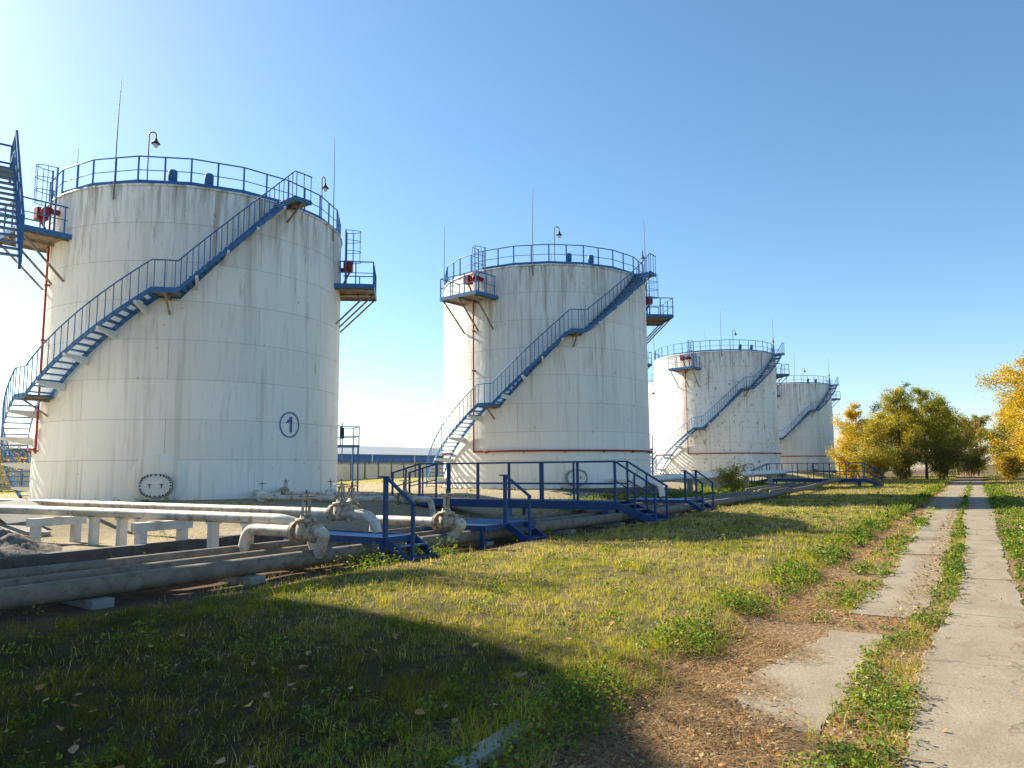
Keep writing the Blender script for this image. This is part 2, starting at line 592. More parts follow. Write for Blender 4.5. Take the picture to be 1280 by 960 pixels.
STRIPS = [([(0, -0.46), (9, -0.36), (20, -0.32), (32, -0.45), (90, -0.4)], [(0, 0.48), (8.5, 0.47), (11, 0.30), (18, 0.28), (26, 0.42), (90, 0.45)], 0.3),
          ([(0, 0.95), (7.3, 0.88), (9.5, 0.62), (12, 0.52), (22, 0.58), (90, 0.6)], [(5.0, 1.25), (5.5, 1.62), (7.3, 1.55), (8.6, 1.22), (17, 1.27), (26, 1.5), (34, 1.8), (90, 1.85)], 5.0)]
for si, (lo, hi, x) in enumerate(STRIPS):
    while x < 92:
        L = 3.15 + rs.uniform(-0.05, 0.05)
        if si == 1 and 8.0 < x < 9.0:      # a stretch buried under leaves and weeds
            x = 9.15
        if si == 1 and 15.0 < x < 17.5:
            x += 0.3
        mb = MB()
        g = 0.014
        a0, a1 = x + g, x + L - g
        nx_ = 40
        ph = rs.uniform(0, 50)
        lo_p, hi_p = [], []
        for k in range(nx_ + 1):
            xx = a0 + (a1 - a0) * k / nx_
            w1 = 0.035 * float(wob(xx, 3.0 + si, 1.3, 2)) + 0.02 * float(wob(xx, 9.0 + si, 0.5, 3)) + 0.01 * float(wob(xx, 4.0, 0.17, 1))
            w2 = (0.03 + 0.05 * si) * float(wob(xx, 5.0 + si, 1.4, 4)) + (0.02 + 0.025 * si) * float(wob(xx, 7.0 + si, 0.45, 5)) + (0.008 + 0.012 * si) * float(wob(xx, 2.0, 0.17, 3))
            lo_p.append((xx + rs.uniform(-.01, .01) * (0 < k < nx_), lim(lo, xx) + w1))
            hi_p.append((xx + rs.uniform(-.01, .01) * (0 < k < nx_), lim(hi, xx) + w2))
        pts = lo_p + [(a1 + rs.uniform(-0.01, 0.01), lo_p[-1][1] + (hi_p[-1][1] - lo_p[-1][1]) * k / 5) for k in range(1, 5)] + hi_p[::-1] + \
            [(a0 + rs.uniform(-0.01, 0.01), hi_p[0][1] + (lo_p[0][1] - hi_p[0][1]) * k / 5) for k in range(1, 5)]
        zt = 0.010 + rs.uniform(-0.002, 0.004)
        tl = rs.uniform(-0.002, 0.002)
        m_ = len(pts)
        cx = sum(p[0] for p in pts) / m_
        cy = sum(p[1] for p in pts) / m_
        top = [(p[0], p[1], zt + tl * (p[0] - cx)) for p in pts]
        inner = [(cx + (p[0] - cx) * 0.992, cy + (p[1] - cy) * 0.97, zt + 0.004 + tl * (p[0] - cx)) for p in pts]
        bot = [(p[0], p[1], -0.08) for p in pts]
        mb.add(bot + top + inner, [(k, (k + 1) % m_, m_ + (k + 1) % m_, m_ + k) for k in range(m_)] +
               [(m_ + k, m_ + (k + 1) % m_, 2 * m_ + (k + 1) % m_, 2 * m_ + k) for k in range(m_)] + [tuple(range(2 * m_, 3 * m_))])
        mb.build('concrete_slab', M['slab'], road)
        x += L

# ---------------------------------------------------------------- storage tanks
RT, HT = 6.165, 11.92
PHI0 = 212.0


def ang(a):
    return R_(PHI0 + a)


def A(a, r=RT, z=0.0):
    return Vector((math.cos(ang(a)) * r, math.sin(ang(a)) * r, z))


CACHE = {}


def cpart(key, name, mat, parent, builder, a=None, z=0.0):
    """a part whose mesh is shared between the tanks; local frame: x along the shell, -y outward, turned to angle a"""
    if key not in CACHE:
        mb = MB()
        builder(mb)
        CACHE[key] = mb.mesh(name)
    return link(name, CACHE[key], mat, parent, loc=(0, 0, z), rz=(ang(a) + math.pi / 2) if a is not None else 0.0)


NPL, NCO = 6, 8
CH = HT / NCO


def b_plate(mb):
    w = math.pi / NPL - 0.006 / RT
    n, t = 14, 0.02
    o, i_ = [], []
    for k in range(n + 1):
        a = -math.pi / 2 - w + 2 * w * k / n
        o.append((math.cos(a), math.sin(a)))
    z0, z1 = 0.006, CH - 0.006
    vs = [(c * RT, s * RT, z0) for c, s in o] + [(c * RT, s * RT, z1) for c, s in o]
    mb.add(vs, [(k, k + 1, n + 2 + k, n + 1 + k) for k in range(n)], True)
    e = [(c * (RT - t), s * (RT - t), z0) for c, s in o] + [(c * (RT - t), s * (RT - t), z1) for c, s in o]
    mb.add(vs + e, [(k + 1, k, 2 * n + 2 + k, 2 * n + 3 + k) for k in range(n)] + [(n + 1 + k, n + 2 + k, 3 * n + 4 + k, 3 * n + 3 + k) for k in range(n)] +
           [(0, n + 1, 3 * n + 3, 2 * n + 2), (2 * n + 1, n, 3 * n + 2, 4 * n + 3)])


def b_core(mb):
    r, n = RT - 0.016, 96
    mb.lathe([(r, 0.0), (r, HT)], n)


def b_roof(mb):
    mb.lathe([(RT + 0.02, HT - 0.06), (RT + 0.06, HT - 0.05), (RT + 0.06, HT + 0.01), (RT * 0.66, HT + 0.3), (RT * 0.33, HT + 0.5), (0.05, HT + 0.58)], 64)


def b_foundation(mb):
    mb.lathe([(RT + 0.55, -0.9), (RT + 0.5, -0.06), (RT + 0.1, -0.005), (RT - 0.3, 0.0)], 64)


def b_lip(mb):
    mb.lathe([(RT - 0.02, 0.022), (RT + 0.07, 0.020), (RT + 0.07, 0.002), (RT - 0.02, 0.002)], 72)


# two stair layouts: (flights, landings); flight = angles and heights, landing = angles and height
STAIRS = {'a': ([(-84, -38.5, 0.0, 3.95), (-31.5, 9.5, 3.95, 7.65), (16.5, 50, 7.65, 11.97)], [(-38.5, -31.5, 3.95), (9.5, 16.5, 7.65), (50, 57, 11.97)]),
          'b': ([(-81, -32.5, 0.0, 4.45), (-25.5, 8, 4.45, 8.20), (15, 53, 8.20, 11.97)], [(-32.5, -25.5, 4.45), (8, 15, 8.20), (53, 60, 11.97)])}


def stair_line(kind):
    """(angle, height) along the whole stair"""
    pts = []
    FL, LAND = STAIRS[kind]
    for i, (a0, a1, z0, z1) in enumerate(FL):
        n = 24
        for k in range(n + 1):
            pts.append((a0 + (a1 - a0) * k / n, z0 + (z1 - z0) * k / n))
        l0, l1, z = LAND[i]
        pts.append(((l0 + l1) / 2, z))
        pts.append((l1 - 0.3, z))
    return pts


RI, RO = RT + 0.14, RT + 1.02


def helix(mb, r, w, h, dz, kind):
    L = stair_line(kind)
    q = [[], [], [], []]
    for a, z in L:
        q[0].append(A(a, r - w / 2, z + dz - h))
        q[1].append(A(a, r + w / 2, z + dz - h))
        q[2].append(A(a, r + w / 2, z + dz))
        q[3].append(A(a, r - w / 2, z + dz))
    mb.strip(*q)


def b_tread(mb):
    mb.box(-0.13, 0.13, -(RO - 0.03), -(RI + 0.03), -0.04, 0.0)


def b_landing(mb):
    mb.box(-0.46, 0.46, -(RO - 0.0), -(RT + 0.03), -0.05, 0.0)


def b_land_under(mb):
    mb.bar((0, -RT, -0.16), (0, -RO, -0.10), 0.10, 0.12)
    mb.bar((0, -RT, -0.75), (0, -RO + 0.1, -0.14), 0.06)
    mb.box(-0.42, 0.42, -(RO - 0.06), -(RT + 0.02), -0.10, -0.055)


def b_handrail(mb, kind):
    FL, LAND = STAIRS[kind]
    pts = [A(a, RO + 0.02, z + 1.05) for a, z in stair_line(kind)]
    mb.tube(pts, 0.026, 6)
    pos = []
    for (a0, a1, z0, z1) in FL:
        n = int(round((z1 - z0) / 0.2))
        for k in range(n):
            t = (k + 0.5) / n
            pos.append((a0 + (a1 - a0) * t, z0 + (z1 - z0) * t))
    for (a0, a1, z) in LAND:
        for t in (0.1, 0.5, 0.9):
            pos.append((a0 + (a1 - a0) * t, z))
    for a, z in pos:
        mb.bar(A(a, RO + 0.02, z - 0.1), A(a, RO + 0.02, z + 1.05), 0.024)


def b_bracket(mb):
    mb.add([(-.05, -RT, -0.42), (.05, -RT, -0.42), (.05, -RO - .05, -0.2), (-.05, -RO - .05, -0.2), (-.05, -RT, -0.12), (.05, -RT, -0.12), (.05, -RO - .05, -0.1), (-.05, -RO - .05, -0.1)],
           [(0, 1, 2, 3), (4, 7, 6, 5), (0, 3, 7, 4), (1, 5, 6, 2), (3, 2, 6, 7), (0, 4, 5, 1)])


NP = 40


def b_rail(mb):
    r = RT - 0.05
    ring = [A(360.0 * k / 20, r) for k in range(20)]
    for zz, w in ((1.12, 0.028), (0.58, 0.017)):
        mb.tube([p + Vector((0, 0, HT + zz)) for p in ring], w, 6, closed=True)
    for k in range(20):
        p, q = ring[k], ring[(k + 1) % 20]
        mb.bar(p + Vector((0, 0, HT + 0.13)), q + Vector((0, 0, HT + 0.13)), 0.02, 0.13)
        for c in (p, (p + q) / 2):
            mb.bar(c + Vector((0, 0, HT)), c + Vector((0, 0, HT + 1.12)), 0.05)


def b_rod(mb):
    mb.tube([(0, -RT - 0.05, HT - 0.6), (0, -RT - 0.05, HT + 1.6), (0.015, -RT - 0.04, HT + 3.0), (0.05, -RT - 0.02, HT + 4.3)], [0.026, 0.022, 0.017, 0.009], 6)


def b_vent(mb):
    mb.lathe([(0.0, HT + 0.74), (0.14, HT + 0.73), (0.17, HT + 0.68), (0.17, HT + 0.32), (0.13, HT + 0.3), (0.12, HT + 0.1), (0.2, HT + 0.02)], 14, 'z', (0, -5.75, 0))


def b_lamp(mb):
    z = HT
    pts = fillet([(0, -RT + 0.1, z), (0, -RT + 0.1, z + 2.1), (0.26, -RT + 0.1, z + 2.1), (0.26, -RT + 0.1, z + 1.85)], 0.16)
    mb.tube(pts, 0.024, 6)


def b_shade(mb):
    mb.lathe([(0.02, HT + 1.88), (0.05, HT + 1.84), (0.06, HT + 1.76), (0.16, HT + 1.65), (0.165, HT + 1.63), (0.0, HT + 1.67)], 14, 'z', (0.26, -RT + 0.1, 0))


def b_bulb(mb):
    mb.lathe([(0.0, HT + 1.47), (0.07, HT + 1.49), (0.09, HT + 1.56), (0.07, HT + 1.65)], 12, 'z', (0.26, -RT + 0.1, 0))


PW, PD, PZ = 1.3, 1.6, 10.30      # foam platform: half width, depth, floor height


def b_pfloor(mb):
    mb.box(-PW, PW, -(RT + PD), -(RT - 0.28), PZ - 0.05, PZ)


def b_pframe(mb):
    y0, y1 = -(RT - 0.25), -(RT + PD + 0.02)
    for x in (-PW - 0.02, PW + 0.02):
        mb.bar((x, y0, PZ - 0.03), (x, y1, PZ - 0.03), 0.05, 0.2)
    mb.bar((-PW, y1, PZ - 0.03), (PW, y1, PZ - 0.03), 0.05, 0.2)


def b_prail(mb):
    y0, y1 = -(RT + 0.02), -(RT + PD)
    for z in (1.1, 0.58):
        w = 0.045 if z > 1 else 0.03
        mb.bar((-PW, y0, PZ + z), (-PW, y1, PZ + z), w)
        mb.bar((PW, y0, PZ + z), (PW, y1, PZ + z), w)
        mb.bar((-PW, y1, PZ + z), (PW, y1, PZ + z), w)
    for p in ((-PW, y1), (PW, y1), (-PW, (y0 + y1) / 2), (PW, (y0 + y1) / 2), (-PW * 0.3, y1), (PW * 0.35, y1), (-PW, y0 - 0.1), (PW, y0 - 0.1)):
        mb.bar((p[0], p[1], PZ - 0.1), (p[0], p[1], PZ + 1.1), 0.05)


def b_pbrace(mb):
    for x in (-PW + 0.15, 0.0, PW - 0.15):
        mb.bar((x, -(RT + PD - 0.05), PZ - 0.12), (x * 0.9, -RT + 0.06, PZ - 1.75), 0.07)
        mb.bar((x, -(RT - 0.2), PZ - 0.14), (x, -(RT + PD), PZ - 0.12), 0.07, 0.09)


def ladder_side(sx):
    def f(mb):
        x = sx * 0.55
        y = -(RT + 0.30)
        top = HT + 1.15
        for dx in (-0.24, 0.24):
            mb.bar((x + dx, y, PZ), (x + dx, y, top), 0.06)
        k = PZ + 0.3
        while k < HT + 0.3:
            mb.tube([(x - 0.24, y, k), (x + 0.24, y, k)], 0.014, 5)
            k += 0.3
    return f


def cage_side(sx):
    def f(mb):
        x = sx * 0.55
        y = -(RT + 0.30)
        for z in (HT - 0.35, HT + 0.15, HT + 0.65, HT + 1.12):
            mb.tube([(x - 0.26 + 0.26 * (1 - math.cos(t)) , y - 0.68 * math.sin(t), z) for t in [math.pi * i / 10 for i in range(11)]], 0.016, 5)
        for t in (0.5, 1.2, 1.95, 2.65):
            px, py = x - 0.26 * math.cos(t), y - 0.68 * math.sin(t)
            mb.bar((px, py, HT - 0.35), (px, py, HT + 1.12), 0.022)
    return f


def b_foam(mb):
    # barrel shaped foam maker lying along the shell just under the rim
    y, z = -(RT + 0.38), PZ + 1.12
    mb.lathe([(0.0, -0.62), (0.16, -0.6), (0.2, -0.56), (0.2, -0.36), (0.15, -0.3), (0.15, 0.0), (0.19, 0.04), (0.19, 0.12), (0.13, 0.16), (0.13, 0.34), (0.0, 0.36)], 14, 'x', (0.05, y, z))
    mb.tube([(0.3, y, z), (0.3, -RT + 0.02, z)], 0.11, 10)
    mb.box(-0.55, -0.2, y - 0.22, y + 0.2, z - 0.22, z + 0.24)


def b_foampipe(mb):
    p = fillet([(-0.25, -(RT + 0.10), 2.0), (-0.25, -(RT + 0.10), PZ - 0.05), (-0.25, -(RT + 0.14), PZ + 0.35), (-0.30, -(RT + 0.5), PZ + 0.95), (-0.30, -(RT + 0.4), PZ + 1.05)], 0.12)
    mb.tube(p, 0.042, 8)
    for z in (4.2, 6.4, 8.6):
        mb.box(-0.32, -0.18, -(RT + 0.16), -(RT - 0.01), z - 0.03, z + 0.03)


def b_foamstub(mb):
    mb.tube(fillet([(0.0, -(RT + 0.10), PZ + 0.02), (0.0, -(RT + 0.14), PZ + 0.35), (-0.30, -(RT + 0.5), PZ + 0.95), (-0.30, -(RT + 0.4), PZ + 1.05)], 0.12), 0.042, 8)


def ring_between(a0, a1):
    def f(mb):
        n = max(4, int(abs(a1 - a0) / 4))
        mb.tube([A(a0 + (a1 - a0) * k / n, RT + 0.12, 1.98) for k in range(n + 1)], 0.05, 8)
        k = a0 + 8
        while k < a1:
            p, q = A(k, RT - 0.01, 1.90), A(k, RT + 0.16, 1.90)
            mb.bar(p, q, 0.05, 0.05)
            k += 20
    return f


def on_shell(u, v, off):
    """tangent coordinate u (m) and height v onto the shell, in the local part frame"""
    a = -math.pi / 2 + u / RT
    return (math.cos(a) * (RT + off), math.sin(a) * (RT + off), v)


def b_pad(mb):
    n, rr = 40, [0.0, 0.35, 0.7, 0.98, 1.02]
    vs = [on_shell(0, 0.72, 0.03)]
    for r in rr[1:]:
        for k in range(n):
            t = 2 * math.pi * k / n
            v = max(0.03, 0.72 + r * math.sin(t))
            vs.append(on_shell(r * math.cos(t), v, 0.03 if r < 1.0 else 0.0))
    fs = [(0, 1 + k, 1 + (k + 1) % n) for k in range(n)]
    for i in range(len(rr) - 2):
        fs += [(1 + i * n + k, 1 + (i + 1) * n + k, 1 + (i + 1) * n + (k + 1) % n, 1 + i * n + (k + 1) % n) for k in range(n)]
    mb.add(vs, fs, True)


def oval(u, rx, rz, e=2.6):
    c, s = math.cos(u), math.sin(u)
    return (rx * math.copysign(abs(c) ** (2 / e), c), rz * math.copysign(abs(s) ** (2 / e), s))


MZ = 0.56


def oval_solid(mb, rx, rz, y0, y1):
    n = 36
    o = [oval(2 * math.pi * k / n, rx, rz) for k in range(n)]
    vs = [(x, -(RT + y0), MZ + z) for x, z in o] + [(x, -(RT + y1), MZ + z) for x, z in o]
    mb.add(vs, [(k, (k + 1) % n, n + (k + 1) % n, n + k) for k in range(n)] + [tuple(range(n, 2 * n))])


def b_neck(mb):
    oval_solid(mb, 0.47, 0.33, -0.06, 0.2)


def b_gasket(mb):
    oval_solid(mb, 0.565, 0.425, 0.15, 0.2)


def b_cover(mb):
    oval_solid(mb, 0.55, 0.41, 0.20, 0.232)


def b_bolts(mb):
    for k in range(28):
        x, z = oval(2 * math.pi * k / 28, 0.515, 0.375)
        mb.lathe([(0.0, -(RT + 0.275)), (0.030, -(RT + 0.28)), (0.034, -(RT + 0.165)), (0.0, -(RT + 0.165))], 6, 'y', (x, 0, MZ + z))


def b_handle(mb):
    for x in (-0.2, 0.2):
        mb.tube(fillet([(x - 0.05, -(RT + 0.232), MZ + 0.05), (x - 0.05, -(RT + 0.29), MZ + 0.05), (x + 0.05, -(RT + 0.29), MZ + 0.05), (x + 0.05, -(RT + 0.232), MZ + 0.05)], 0.03), 0.012, 5)
        mb.box(x - 0.012, x + 0.012, -(RT + 0.26), -(RT + 0.232), MZ - 0.07, MZ + 0.05)


def b_number(mb):
    n = 48
    vs, z0, off = [], 2.9, 0.024
    for k in range(n):
        t = 2 * math.pi * k / n
        for (rx, rz) in ((0.50, 0.52), (0.445, 0.465)):
            vs.append(on_shell(rx * math.cos(t), z0 + rz * math.sin(t), off))
    mb.add(vs, [(2 * k, 2 * ((k + 1) % n), 2 * ((k + 1) % n) + 1, 2 * k + 1) for k in range(n)])
    for q in ([(0.01, -.31), (0.12, -.31), (0.12, .33), (0.01, .33)], [(0.01, .33), (-.06, .22), (-.15, .15), (-.15, .05), (-.06, .09), (0.01, .14)]):
        mb.add([on_shell(u, z0 + v, off) for u, v in q], [tuple(range(len(q)))])


def b_low_floor(mb):
    mb.box(-0.7, 0.7, -(RT + 1.0), -(RT + 0.04), 2.15, 2.25)


def b_low_rail(mb):
    y0, y1 = -(RT + 0.06), -(RT + 0.97)
    for z in (2.65, 3.12):
        mb.bar((-0.67, y0, z), (-0.67, y1, z), 0.04)
        mb.bar((0.67, y0, z), (0.67, y1, z), 0.04)
        mb.bar((-0.67, y1, z), (0.67, y1, z), 0.04)
    for x in (-0.67, 0.67):
        for y in (y0 - .03, y1):
            mb.bar((x, y, 2.2), (x, y, 3.14), 0.045)


def b_low_post(mb):
    for x in (-0.64, 0.64):
        mb.bar((x, -(RT + 0.94), -0.4), (x, -(RT + 0.94), 2.16), 0.07)


def b_gauge(mb):
    mb.lathe([(0.0, 2.55), (0.1, 2.56), (0.11, 2.6), (0.11, 3.0), (0.09, 3.06), (0.03, 3.1), (0.03, 3.3), (0.0, 3.3)], 12, 'z', (-0.35, -(RT + 0.22), 0))


def make_tank(label, loc, paint_seed, rust, dirt, number=False, ring=(-41.5, 300), plats=((-39, 1, 0.0), (98, -1, 0.0)), kind='b', rustlo=0.635):
    t = thing('storage_tank', label, 'tank', loc, 0.0, 'white upright storage tanks')
    pm = tank_paint('tank paint %d' % paint_seed, t, paint_seed * 3.7, rust, dirt, rustlo=rustlo)
    cpart('core', 'shell_core', M['seam'], t, b_core)
    for c in range(NCO):
        for k in range(NPL):
            cpart('plate', 'plate', pm, t, b_plate, a=(k + 0.5 * (c % 2) + 0.22) * 360.0 / NPL, z=c * CH)
    cpart('roof', 'roof', pm, t, b_roof)
    cpart('foundation', 'foundation_ring', M['concrete_dark'], t, b_foundation)
    cpart('lip', 'bottom_flange', M['seam'], t, b_lip)
    # stairs
    FL, LAND = STAIRS[kind]
    cpart('string_in' + kind, 'stringer', M['blue'], t, lambda mb: helix(mb, RI, 0.03, 0.22, 0.05, kind))
    cpart('string_out' + kind, 'stringer', M['blue'], t, lambda mb: helix(mb, RO, 0.03, 0.2, 0.05, kind))
    for (a0, a1, z0, z1) in FL:
        n = int(round((z1 - z0) / 0.205))
        for k in range(n):
            u = (k + 0.5) / n
            cpart('tread', 'tread', M['blue'], t, b_tread, a=a0 + (a1 - a0) * u, z=z0 + (z1 - z0) * u)
        for k in range(4):
            u = (k + 0.6) / 4
            cpart('bracket', 'stair_bracket', M['white_clean'], t, b_bracket, a=a0 + (a1 - a0) * u, z=z0 + (z1 - z0) * u)
    for (a0, a1, z) in LAND:
        ln = cpart('landing', 'landing', M['blue'], t, b_landing, a=(a0 + a1) / 2, z=z)
        u = link('landing_support', CACHE.setdefault('lu', (lambda m: (b_land_under(m), m.mesh('landing_support'))[1])(MB())), M['under'], ln)
    cpart('handrail' + kind, 'handrail', M['blue'], t, lambda mb: b_handrail(mb, kind))
    # rim
    cpart('rail', 'roof_railing', M['blue'], t, b_rail)
    for a in (-92, -8, 82, 172):
        cpart('rod', 'lightning_rod', M['rod'], t, b_rod, a=a)
    for a in (11, 24, 120, 250):
        cpart('vent', 'roof_vent', M['blue'], t, b_vent, a=a)
    for a in (3, 74, 190):
        lp = cpart('lamp', 'roof_lamp', M['rod'], t, b_lamp, a=a)
        link('lamp_shade', CACHE.setdefault('ls', (lambda m: (b_shade(m), m.mesh('lamp_shade'))[1])(MB())), M['dark'], lp)
        link('lamp_glass', CACHE.setdefault('lg', (lambda m: (b_bulb(m), m.mesh('lamp_glass'))[1])(MB())), M['lamp_glass'], lp)
    # foam platforms with caged ladders
    for i, (a, sx, dz) in enumerate(plats):
        pf = cpart('pfloor', 'service_platform', M['under'], t, b_pfloor, a=a, z=dz)
        for key, nm, mt, fn in (('pframe', 'frame', M['blue'], b_pframe), ('prail', 'railing', M['blue'], b_prail), ('pbrace', 'brace', M['under'], b_pbrace)):
            if key not in CACHE:
                mb = MB()
                fn(mb)
                CACHE[key] = mb.mesh(nm)
            link(nm, CACHE[key], mt, pf)
        ld = cpart('ladder%d' % sx, 'ladder', M['blue'], t, ladder_side(sx), a=a, z=dz)
        k = 'cage%d' % sx
        if k not in CACHE:
            mb = MB()
            cage_side(sx)(mb)
            CACHE[k] = mb.mesh('ladder_cage')
        link('ladder_cage', CACHE[k], M['blue'], ld)
        cpart('foam', 'foam_generator', M['red'], t, b_foam, a=a, z=dz)
        cpart('foampipe%d' % (a < 0), 'foam_pipe', M['red'], t, b_foampipe if a < 0 else b_foamstub, a=a, z=dz)
    cpart('ring%s' % (ring,), 'foam_ring_pipe', M['red'], t, ring_between(*ring))
    # manhole and reinforcing pad
    pad = cpart('pad', 'reinforcing_pad', pm, t, b_pad, a=11.5)
    mh = cpart('neck', 'manhole', M['white_clean'], t, b_neck, a=11.5)
    for key, nm, mt, fn in (('gasket', 'flange', M['dark'], b_gasket), ('cover', 'cover', M['white_clean'], b_cover), ('bolts', 'bolt_ring', M['dark'], b_bolts), ('mhandle', 'cover_handle', M['dark'], b_handle)):
        if key not in CACHE:
            mb = MB()
            fn(mb)
            CACHE[key] = mb.mesh(nm)
        link(nm, CACHE[key], mt, mh)
    # low gauge platform on posts
    lf = cpart('lowfloor', 'gauge_platform', M['blue'], t, b_low_floor, a=113)
    for key, nm, mt, fn in (('lowrail', 'railing', M['blue'], b_low_rail), ('lowpost', 'post', M['blue'], b_low_post), ('gauge', 'level_gauge', M['dark'], b_gauge)):
        if key not in CACHE:
            mb = MB()
            fn(mb)
            CACHE[key] = mb.mesh(nm)
        link(nm, CACHE[key], mt, lf)
    if number:
        nb = cpart('number', 'number_mark', M['blue'], t, b_number, a=57)
        nb['label'] = 'blue figure 1 in a blue ring'
    return t


make_tank('large white storage tank marked with a blue 1 in a ring', (20.5, 29.5, 0.58), 1, 0.65, 1.0, True, (-130, -41.5), ((-39, 1, -0.2), (98, -1, -0.9)), 'a')
make_tank('white storage tank behind the long blue footbridge, second from the left', (38.9, 21.9, 0.58), 2, 0.65, 1.0)
make_tank('rust spotted white storage tank, third along the row', (76.8, 22.8, 0.95), 3, 1.0, 0.9, rustlo=0.585)
make_tank('farthest white storage tank, beside the yellow birches', (111.6, 22.8, 1.0), 4, 0.6, 1.0)
make_tank('white storage tank almost hidden behind the third tank', (97.5, 32.6, 0.9), 5, 0.3, 0.5)
make_tank('storage tank hidden behind the second tank but for its platform', (58.6, 31.0, 0.6), 6, 0.3, 0.5)
near_tank = make_tank('nearest storage tank at the left edge, only its blue stair in view', (0.8, 25.9, 0.55), 7, 0.3, 0.6, False, (-41.5, 300), ((-39, 1, 0.0),))

# the near tank's outer access stair, the only piece of it inside the picture
def near_stair(t):
    o = Vector(t.location)
    p0, p1 = Vector((7.86, 19.12, 6.7)) - o, Vector((9.16, 22.82, 10.3)) - o
    d = (p1 - p0)
    dh = Vector((d.x, d.y, 0)).normalized()
    sd = Vector((dh.y, -dh.x, 0)) * 0.45
    inn = Vector((-dh.y, dh.x, 0))
    for s in (-1, 1):
        mb = MB()
        mb.bar(p0 + sd * s - Vector((0, 0, .12)), p1 + sd * s - Vector((0, 0, .12)), 0.06, 0.26)
        mb.build('stringer', M['blue'], t)
        mb = MB()
        mb.bar(p0 + sd * s + Vector((0, 0, 1.1)), p1 + sd * s + Vector((0, 0, 1.1)), 0.06)
        mb.bar(p0 + sd * s + Vector((0, 0, .55)), p1 + sd * s + Vector((0, 0, .55)), 0.04)
        for k in range(6):
            c = p0.lerp(p1, k / 5) + sd * s
            mb.bar(c - Vector((0, 0, .1)), c + Vector((0, 0, 1.1)), 0.06)
        q = p1 + sd * s
        for z in (1.1, .55):
            mb.bar(q + Vector((0, 0, z)), q + dh * 1.3 + Vector((0, 0, z)), 0.05)
            if s > 0:
                mb.bar(q + dh * 1.3 + Vector((0, 0, z)), q + dh * 1.3 + inn * 2.2 + Vector((0, 0, z)), 0.05)
        mb.bar(q + dh * 1.3 - Vector((0, 0, .1)), q + dh * 1.3 + Vector((0, 0, 1.1)), 0.06)
        mb.build('stair_railing', M['blue'], t)
    n = 16
    for k in range(n):
        c = p0.lerp(p1, (k + .5) / n)
        mb = MB()
        mb.bar(c - sd * 0.93, c + sd * 0.93, 0.17, 0.03)
        mb.build('tread', M['blue'], t)
    for c, a, b in ((p1 + dh * 0.5, 0.7, 3.0), (p0 - dh * 0.5 + inn * 0.9, 0.7, 3.0)):
        mb = MB()
        e0, e1 = c - inn * 0.5, c + inn * b
        mb.bar(e0 - Vector((0, 0, .03)), e1 - Vector((0, 0, .03)), 0.95, 0.05)
        mb.build('landing', M['blue'], t)
    for u in (0.0, 1.0):
        c = p0.lerp(p1, u)
        mb = MB()
        mb.bar(c + inn * 0.4 - Vector((0, 0, .2)), c + inn * 2.9 - Vector((0, 0, 1.9)), 0.09)
        mb.build('brace', M['under'], t)


near_stair(near_tank)

# ---------------------------------------------------------------- pipework
def g1(x, y):
    return float(gz(x, y))


def pipe(name, label, pts, r, mat, rad=0.3, n=14, flanges=(), group=None):
    t = thing(name, label, 'pipe', (pts[0][0], pts[0][1], 0), 0, group)
    o = Vector((pts[0][0], pts[0][1], 0))
    mb = MB()
    mb.tube([p - o for p in fillet(pts, rad, 7)], r, n)
    mb.build('pipe_run', mat, t)
    for (p, d) in flanges:
        p, d = Vector(p) - o, Vector(d).normalized()
        f = MB()
        f.tube([p - d * 0.03, p + d * 0.03], r * 1.65, n)
        for k in range(8):
            a = 2 * math.pi * k / 8
            u = d.cross(Vector((0, 0, 1)) if abs(d.z) < .9 else Vector((1, 0, 0))).normalized()
            w = d.cross(u)
            c = p + (u * math.cos(a) + w * math.sin(a)) * r * 1.36
            f.tube([c - d * 0.05, c + d * 0.05], 0.014, 5)
        f.build('flange', mat, t)
    return t


# ground mains on sleepers, roughly parallel to the road
def main_y(x):
    return float(np.interp(x, [-6, 9, 14.7, 20.6, 40, 95], [9.95, 9.5, 9.3, 8.95, 9.0, 9.0]))


mains = [(0.0, 0.13, 0.20, 'front ground pipe in weathered lagging nearest the lawn'), (0.40, 0.075, 0.15, 'thin weathered ground pipe tucked behind the front pipe'),
         (0.98, 0.10, 0.20, 'third weathered ground pipe counted from the lawn'), (1.3, 0.07, 0.14, 'thin fourth weathered ground pipe counted from the lawn'), (1.75, 0.10, 0.235, 'rearmost weathered ground pipe beside the dark kerb')]
for i, (dy, r, zc, lab) in enumerate(mains):
    if i == 0:
        pts = [(x_, main_y(x_), zc + dz) for x_, dz in ((-6, 0), (9, 0), (14.7, 0), (20.6, 0), (30, 0), (40, 0), (50, 0.1), (58, 0.35), (62, 0.35), (70, .1), (95, .1))]
    else:
        pts = [(x_, main_y(x_) + dy, zc) for x_ in (-6, 9, 14.7, 20.6, 30, 42)] + [(46, 10.2 + dy, zc), (60, 10.2 + dy, zc + 0.1)]
    pipe('ground_pipe', lab, pts, r, M['old_pipe'], 1.0, 14, group='ground pipes on sleepers')
SL = ((1.2, 'at the left edge'), (5.3, 'showing its pale end below the shaded front pipe'), (7.6, 'before the nearest valve'), (13.6, 'beside the grated step platform'), (17.2, 'left of the footbridge stair'),
      (20.0, 'under the footbridge'), (24.5, 'between the footbridge and the next step platform'), (30.0, 'just right of the two railed step platform'), (35.0, 'before the third tank'), (40.0, 'farthest along the pipes'))
for x, w_ in SL:
    mb = MB()
    mb.box(-0.14, 0.14, main_y(x) - 0.24, main_y(x) + 2.05, -0.15, 0.065)
    o = mb.build('pipe_sleeper', M['concrete'], None, loc=(x, 0, 0))
    tag(o, 'concrete sleeper under the ground pipes ' + w_, 'sleeper', 'sleepers under the ground pipes')


